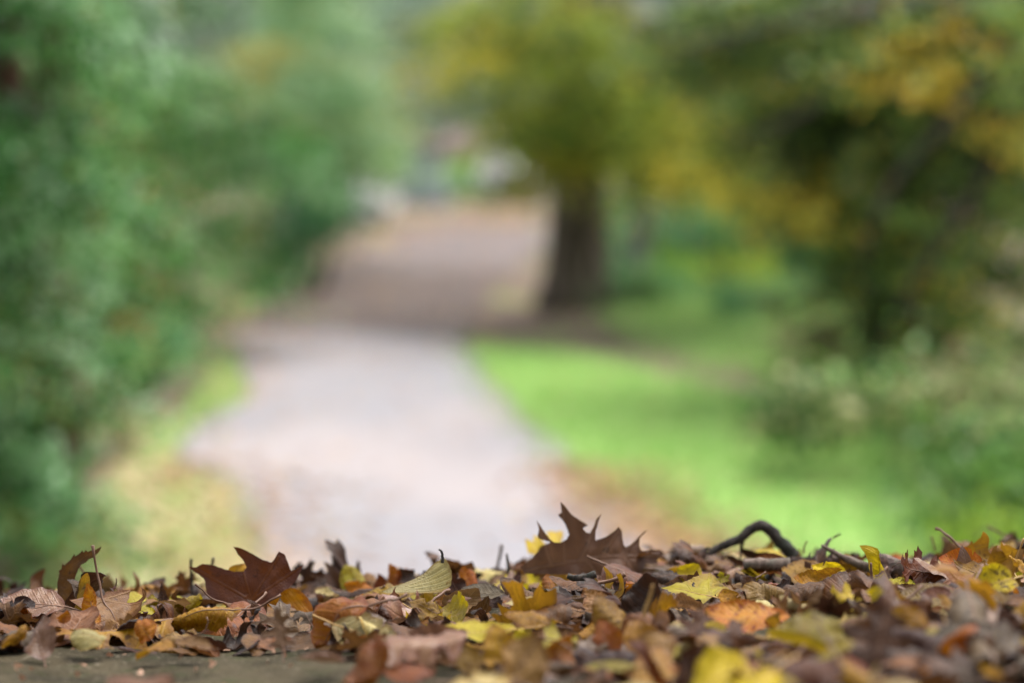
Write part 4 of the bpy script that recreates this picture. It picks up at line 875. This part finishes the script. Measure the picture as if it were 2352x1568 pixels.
def place_hero(h):
    box, kind, curl, colr, yaw, tilt, roll, var, label = h
    x0_, y0_, x1_, y1_ = box; cx = (x0_ + x1_) / 2; tw = x1_ - x0_; th_ = y1_ - y0_
    Y = bedhit(cx, y0_ * .25 + y1_ * .75)
    D = proto(kind, curl, var); M = rot(R(yaw), R(tilt), R(roll)); Mn = np.array(M)
    V0 = D['V'] @ Mn.T; L = .08; c = at(cx, (y0_ + y1_) / 2, Y)
    for _ in range(4):
        P = V0 * L + np.array(c); px, row = proj(P); L *= tw / (px.max() - px.min()); L = min(max(L, .016), .19)
        P = V0 * L + np.array(c); px, row = proj(P)
        c = c + Vector(((cx - (px.max() + px.min()) / 2) * K * Y, 0, -(y0_ - row.min()) * K * Y * .98))
    P = V0 * L + np.array(c)
    dz = drop(P, 12)                       # keep it in touch with the pile
    c.z += min(max(dz, -.05), .03) * .5
    P = V0 * L + np.array(c); settle(P, .012)
    put_leaf(D, M, L, c, colr, kind, curl, label)
# ---- ordinary topmost leaves first, heroes settle on top of them
hb = [h[0] for h in HERO]; rs = random.Random(23)
NF = 300 - len(HERO) - 4; cnt = 0; tries = 0; used = []
fills = []
while cnt < NF and tries < 9000:
    tries += 1
    y = rs.uniform(2.0, 3.38); x = rs.uniform(-.235, .235) * y
    if ybare(x, y) and rs.random() > .02: continue
    if any((x - a) ** 2 + ((y - b) * .8) ** 2 < .044 ** 2 for a, b in used): continue
    px, row = proj(np.array([[x, y, float(bedz(x, y)) + .05]]))
    if row[0] > 1600: continue
    used.append((x, y))
    kind, curl, colr, L = rand_leaf(rs, True)
    D = proto(kind, curl, rs.randrange(4)); tilt = rs.gauss(.08, .22); M = rot(rs.uniform(0, 6.28), tilt, rs.gauss(0, .22)); Mn = np.array(M)
    if y > 3.02:
        if curl in ('upturned', 'folded', 'crumpled'): curl = 'cupped'; D = proto(kind, curl, 1)
        L *= .78; M = rot(rs.uniform(0, 6.28), rs.gauss(0, .10), rs.gauss(0, .10)); Mn = np.array(M)
    P = D['V'] * L @ Mn.T + np.array((x, y, 0)); dz = drop(P, 24); P[:, 2] += dz; 
    settle(P, .010); fills.append((D, M, L, Vector((x, y, dz)), colr, kind, curl)); cnt += 1
for f in fills: put_leaf(*f)
for h in HERO: place_hero(h)
P_ = zz(z3, (80, 600), (1300, 430))
traced(t_oak, 3.0, (1290, 1345), (1100, 1325), 'warm', 
       [(zz(z3, (110, 610))[0], zz(z3, (1290, 440))[0])] + [(zz(z3, a_)[0], zz(z3, b_)[0]) for a_, b_ in [((330, 580), (240, 330)), ((430, 565), (420, 140)), ((560, 550), (690, 240)), ((720, 525), (865, 300)), ((900, 500), (1110, 310)), ((950, 500), (1050, 640)), ((600, 545), (700, 680))]],
       R(24), [(R(90), .08, 1.2), (R(20), .12, -1.0), (R(160), .1, -.7)], 'oak_leaf', 'oak', 'large mauve brown leaf with long pointed lobes standing highest on the crest', crump=.028, pleat=.3, seed=4)
traced(t_star, 2.92, (600, 1330), (560, 1360), 'rust', [(zz(z1, (1700, 640))[0], zz(z1, b_)[0]) for b_ in [(1290, 425), (1600, 330), (1880, 360), (2030, 430)]],
       R(22), [(R(100), .15, 1.3), (R(180), .15, -1.3), (R(20), .2, 1.6)], 'maple_leaf', 'maple', 'dark red brown star shaped leaf with four points on the crest at the left', crump=.014, pleat=.2, seed=6)
traced(t_serr, 2.9, (165, 1350), (150, 1370), 'brown', [(zz(z1, (430, 550))[0], zz(z1, (470, 430))[0]), (zz(z1, (470, 430))[0], zz(z1, (560, 370))[0]), (zz(z1, (560, 370))[0], zz(z1, (690, 300))[0])],
       R(12), [(R(60), .5, .8), (0, .1, .5)], 'hornbeam_leaf', 'hornbeam', 'narrow serrated brown leaf curving upright at the left', crump=.012, pleat=.2, seed=8)
bz = zz(z2, (690, 640))[0]
traced(t_fan, 2.84, zz(z2, (950, 650))[0], bz, 'cream', [(zz(z2, (690, 638))[0], zz(z2, b_)[0]) for b_ in [(1090, 450), (1140, 490), (1175, 530), (1185, 570), (1180, 610), (1000, 515)]],
       R(50), [(R(0), .1, 1.3)], 'lime_tree_leaf', 'lime', 'pale cream yellow fan shaped leaf with radiating veins, left of centre', crump=.008, pleat=.5, seed=9)

# ---- labels of the ordinary leaves: look first, then the nearest named leaf
named = []
for r, P, kind, curl, colr, lab in LEAVES:
    if lab: px, row = proj(P); named.append((r, (px.min() + px.max()) / 2, (row.min() + row.max()) / 2, lab))
CW = dict(flat='flat', cupped='cupped', rolled='rolled up', folded='folded', crumpled='crumpled', upturned='upturned')
taken = {}
def short(lab):
    ws = lab.split(); return ' '.join(ws)
pend = []
LMK = [('large mauve brown leaf with long pointed lobes', 'the tall lobed leaf'), ('dark red brown star', 'the star shaped leaf'), ('narrow serrated', 'the upright serrated leaf'), ('pale cream yellow fan', 'the pale fan leaf'), ('yellow leaf with black spots', 'the black spotted leaf'),
       ('bright yellow maple leaf lying flat', 'the flat yellow maple leaf'), ('dark red brown fan leaf', 'the dark fan leaf'), ('mauve brown oak leaf facing', 'the forward facing oak leaf'), ('long yellow to orange', 'the flame coloured leaf'), ('large glossy pinkish', 'the glossy mauve leaf'),
       ('crumpled mottled yellow', 'the crumpled mottled leaf'), ('bright yellow lobed leaf right', 'the bright yellow lobed leaf'), ('smooth orange rounded', 'the smooth orange leaf'), ('large blurred golden yellow', 'the big golden yellow leaf'), ('big blurred olive tan', 'the big olive tan leaf'),
       ('rust brown domed', 'the rust domed leaf'), ('large pinkish tan leaf with raised', 'the left edge pinkish leaf'), ('pale pointed leaf standing', 'the pale pointed leaf'), ('golden ochre leaf hanging', 'the hanging ochre leaf'), ('red brown leaf under the arched', 'the arched twig'),
       ('long lime yellow', 'the long lime yellow leaf'), ('speckled ochre pleated', 'the speckled ochre leaf'), ('dark strongly pleated', 'the dark pleated leaf'), ('glowing orange yellow', 'the glowing orange leaf'), ('large smooth pinkish grey', 'the pinkish grey leaf'), ('long rolled ochre', 'the long rolled ochre leaf'),
       ('blurred pale cream leaf', 'the bottom cream leaf'), ('black brown leaf with two', 'the two pronged leaf'), ('dull grey brown leaf', 'the dull grey brown leaf'), ('pale yellow leaf with parallel', 'the parallel veined leaf'), ('golden pleated leaf low', 'the low golden pleated leaf'), ('orange and yellow crumpled leaf', 'the front edge orange leaf')]
marks = []
for key, nm in LMK:
    for r, cx, cy, lab in named:
        if lab.startswith(key): marks.append((nm, cx, cy)); break
def relation(dx, dy):
    dy *= 1.6
    if abs(dx) > 1.8 * abs(dy): return 'right of' if dx > 0 else 'left of'
    if abs(dy) > 1.8 * abs(dx): return 'in front of' if dy > 0 else 'behind'
    return ('front right of' if dx > 0 else 'front left of') if dy > 0 else ('back right of' if dx > 0 else 'back left of')
for e in LEAVES:
    r, P, kind, curl, colr, lab = e
    if lab: continue
    px, row = proj(P); cx, cy = (px.min() + px.max()) / 2, (row.min() + row.max()) / 2
    nm, mx_, my_ = min(marks, key=lambda q: (q[1] - cx) ** 2 + ((q[2] - cy) * 1.6) ** 2)
    sz = float(px.max() - px.min()); size = 'small' if sz < 95 else ('large' if sz > 175 else '')
    t = ' '.join(q for q in (size, CW[curl], WORD[colr], KWORD[kind], relation(cx - mx_, cy - my_), nm) if q)
    pend.append([t, r, cx, cy, sz]); r['group'] = 'fallen leaves on the bank'
by = {}
for q in pend: by.setdefault(q[0], []).append(q)
for t, L_ in by.items():
    if len(L_) == 1: L_[0][1]['label'] = t
    else:
        L_.sort(key=lambda q: q[2])
        for i, q in enumerate(L_):
            w_ = 'leftmost' if i == 0 else ('rightmost' if i == len(L_) - 1 else ['second', 'third', 'fourth'][min(i - 1, 2)] + ' from left')
            q[1]['label'] = t + f', {w_}'
for q in pend:
    l_ = q[1]['label']
    if len(l_.split()) > 16: l_ = l_.replace('small ', '').replace('large ', '', 1)
    if len(l_.split()) > 16: l_ = l_.replace('yellow and orange', 'orange yellow').replace('black spotted yellow', 'spotted yellow')
    q[1]['label'] = l_
for e in LEAVES:
    if e[5]: e[0]['group'] = 'fallen leaves on the bank'

# ---- twigs and stems
def twig(name, zf, P, Y, r0, r1, label, mat=TWIG, side=(), n_=5, cat='twig', wob=.12, dy=None):
    W = [at(*zf(x, y, x, y)[:2], Y + (dy[i] if dy else 0)) for i, (x, y) in enumerate(P)]; o_ = W[0].copy()
    q = spline([w - o_ for w in W], n_); k = len(q)
    root = obj(name, None, label=label, cat=cat, loc=o_)
    obj('shaft', MB().tube(q, [r0 + (r1 - r0) * i / (k - 1) for i in range(k)], 9, wob).mesh('shaft', mat), root)
    for sp in side:
        Ws = [at(*zf(x, y, x, y)[:2], Y) - o_ for x, y in sp]; q = spline(Ws, 4)
        obj('side_twig', MB().tube(q, [.0032 * (1 - .6 * i / (len(q) - 1)) for i in range(len(q))], 7, wob).mesh('side_twig', mat), root)
    return root
twig('arched_twig', z3, [(1590, 490), (1650, 455), (1720, 410), (1840, 365), (1930, 300), (2010, 245), (2090, 260), (2150, 315), (2210, 385), (2270, 440), (2310, 500)], 3.16, .0046, .0095, 'dark arched twig bridging over the crest right of the large lobed leaf',
     side=[[(1905, 330), (1888, 390), (1880, 450), (1872, 520)], [(1560, 470), (1600, 430), (1640, 440)]])
twig('stick', z4, [(690, 335), (760, 375), (860, 430), (960, 475), (1070, 515)], 3.0, .0016, .0062, 'long slanting grey brown stick right of the arched twig', STICK)
twig('bark_strip', z4, [(1090, 470), (1180, 490), (1300, 515), (1420, 545), (1510, 575)], 2.98, .013, .012, 'thick grey brown strip of bark beneath the two pronged leaf', STICK, cat='bark', wob=.2)
twig('leaf_stem', z4, [(1310, 685), (1400, 720), (1560, 775), (1720, 800), (1900, 806), (2120, 800), (2400, 788)], 2.62, .0032, .0012, 'thin red brown stem lying across the pinkish grey leaf at the right', STALK, cat='stem', wob=.05, dy=[0, 0, 0, 0, .02, .03, .05])
twig('twig', z3, [(455, 655), (520, 672), (600, 665), (690, 640)], 2.8, .0035, .0045, 'short dark curved twig at the foot of the large lobed leaf')
twig('twig', z3, [(930, 640), (880, 670), (800, 695), (700, 715), (560, 745)], 2.76, .0028, .0015, 'thin reddish twig running down left below the large lobed leaf', STALK)
twig('twig', z3, [(1900, 560), (2000, 555), (2120, 562), (2280, 560)], 3.0, .007, .008, 'straight brown stick under the arched twig', STICK)
twig('sprout', z1, [(1300, 640), (1292, 470), (1290, 420), (1292, 370)], 3.1, .0015, .0019, 'short green sprout left of the star shaped leaf, the left one', TWIG, cat='sprout')
twig('sprout', z1, [(1410, 640), (1425, 450), (1432, 410), (1442, 362)], 3.1, .0014, .002, 'short green sprout above the star shaped leaf, the right one', TWIG, cat='sprout')
twig('twig', z2, [(1470, 640), (1500, 500), (1530, 370), (1545, 290)], 3.3, .0018, .0024, 'blurred pale grey twig upright on the crest', STICK)
twig('twig', z2, [(1570, 640), (1590, 500), (1585, 400), (1578, 355)], 3.12, .0022, .0015, 'short dark twig upright beside the pale grey one')
twig('leaf_stem', z4, [(1620, 380), (1610, 330), (1590, 265)], 3.2, .0016, .0012, 'fine curved stem above the red brown lobed leaf on the crest', STALK, cat='stem')
twig('leaf_stem', z4, [(545, 400), (548, 350), (575, 300)], 3.1, .0012, .0009, 'hair thin stem upright on the crest right of the arched twig', STALK, cat='stem')
twig('leaf_stem', z1, [(768, 590), (785, 540), (785, 500)], 2.9, .001, .0008, 'hair thin stem upright beside the dark brown crumpled leaf', STALK, cat='stem')
twig('leaf_stem', z2, [(1118, 420), (1118, 370), (1108, 335), (1090, 325)], 2.85, .0022, .0009, 'dark hooked stem rising above the pale fan leaf', TWIG, cat='stem')
twig('leaf_stem', z3, [(1080, 985), (1105, 900), (1140, 800), (1155, 730)], 2.4, .0022, .0014, 'pale upright stem in front of the dark fan leaf', STALK_Y, cat='stem')
twig('leaf_stem', z4, [(1105, 640), (1100, 560), (1095, 480)], 2.75, .002, .0012, 'rust red stem upright left of the small red brown leaf', STALK, cat='stem')
twig('leaf_stem', z4, [(2240, 745), (2290, 780), (2400, 830)], 2.6, .004, .003, 'dark thick stem end at the right edge', TWIG, cat='stem')
# ---- crumbs of leaf and nut husks among the litter
AV, AF, AT = [], [], []; nb = 0; rs = random.Random(5)
P = []
for i in range(1500):
    y = rs.uniform(1.7, 3.3); x = rs.uniform(-.3, .3) * y; b_ = ybare(x, y)
    if b_ and rs.random() > .35: continue
    j, i2 = idx(np.array([[x, y]])); P.append((x, y, float(HM[j[0], i2[0]]) + .002 - (.0 if b_ else .012)))
P = np.array(P); V, F, T = leafcloud(P, .010, .7, rng.random(len(P)), 0)
obj('leaf_crumbs', np_mesh('leaf_crumbs', V, F, LITTERM, pt={'tint': T * .6}), label='small crumbs of broken leaf scattered over the bank', cat='leaf litter', kind='stuff')
print('leaves', len(LEAVES), 'hero', len(HERO), 'fill', cnt)
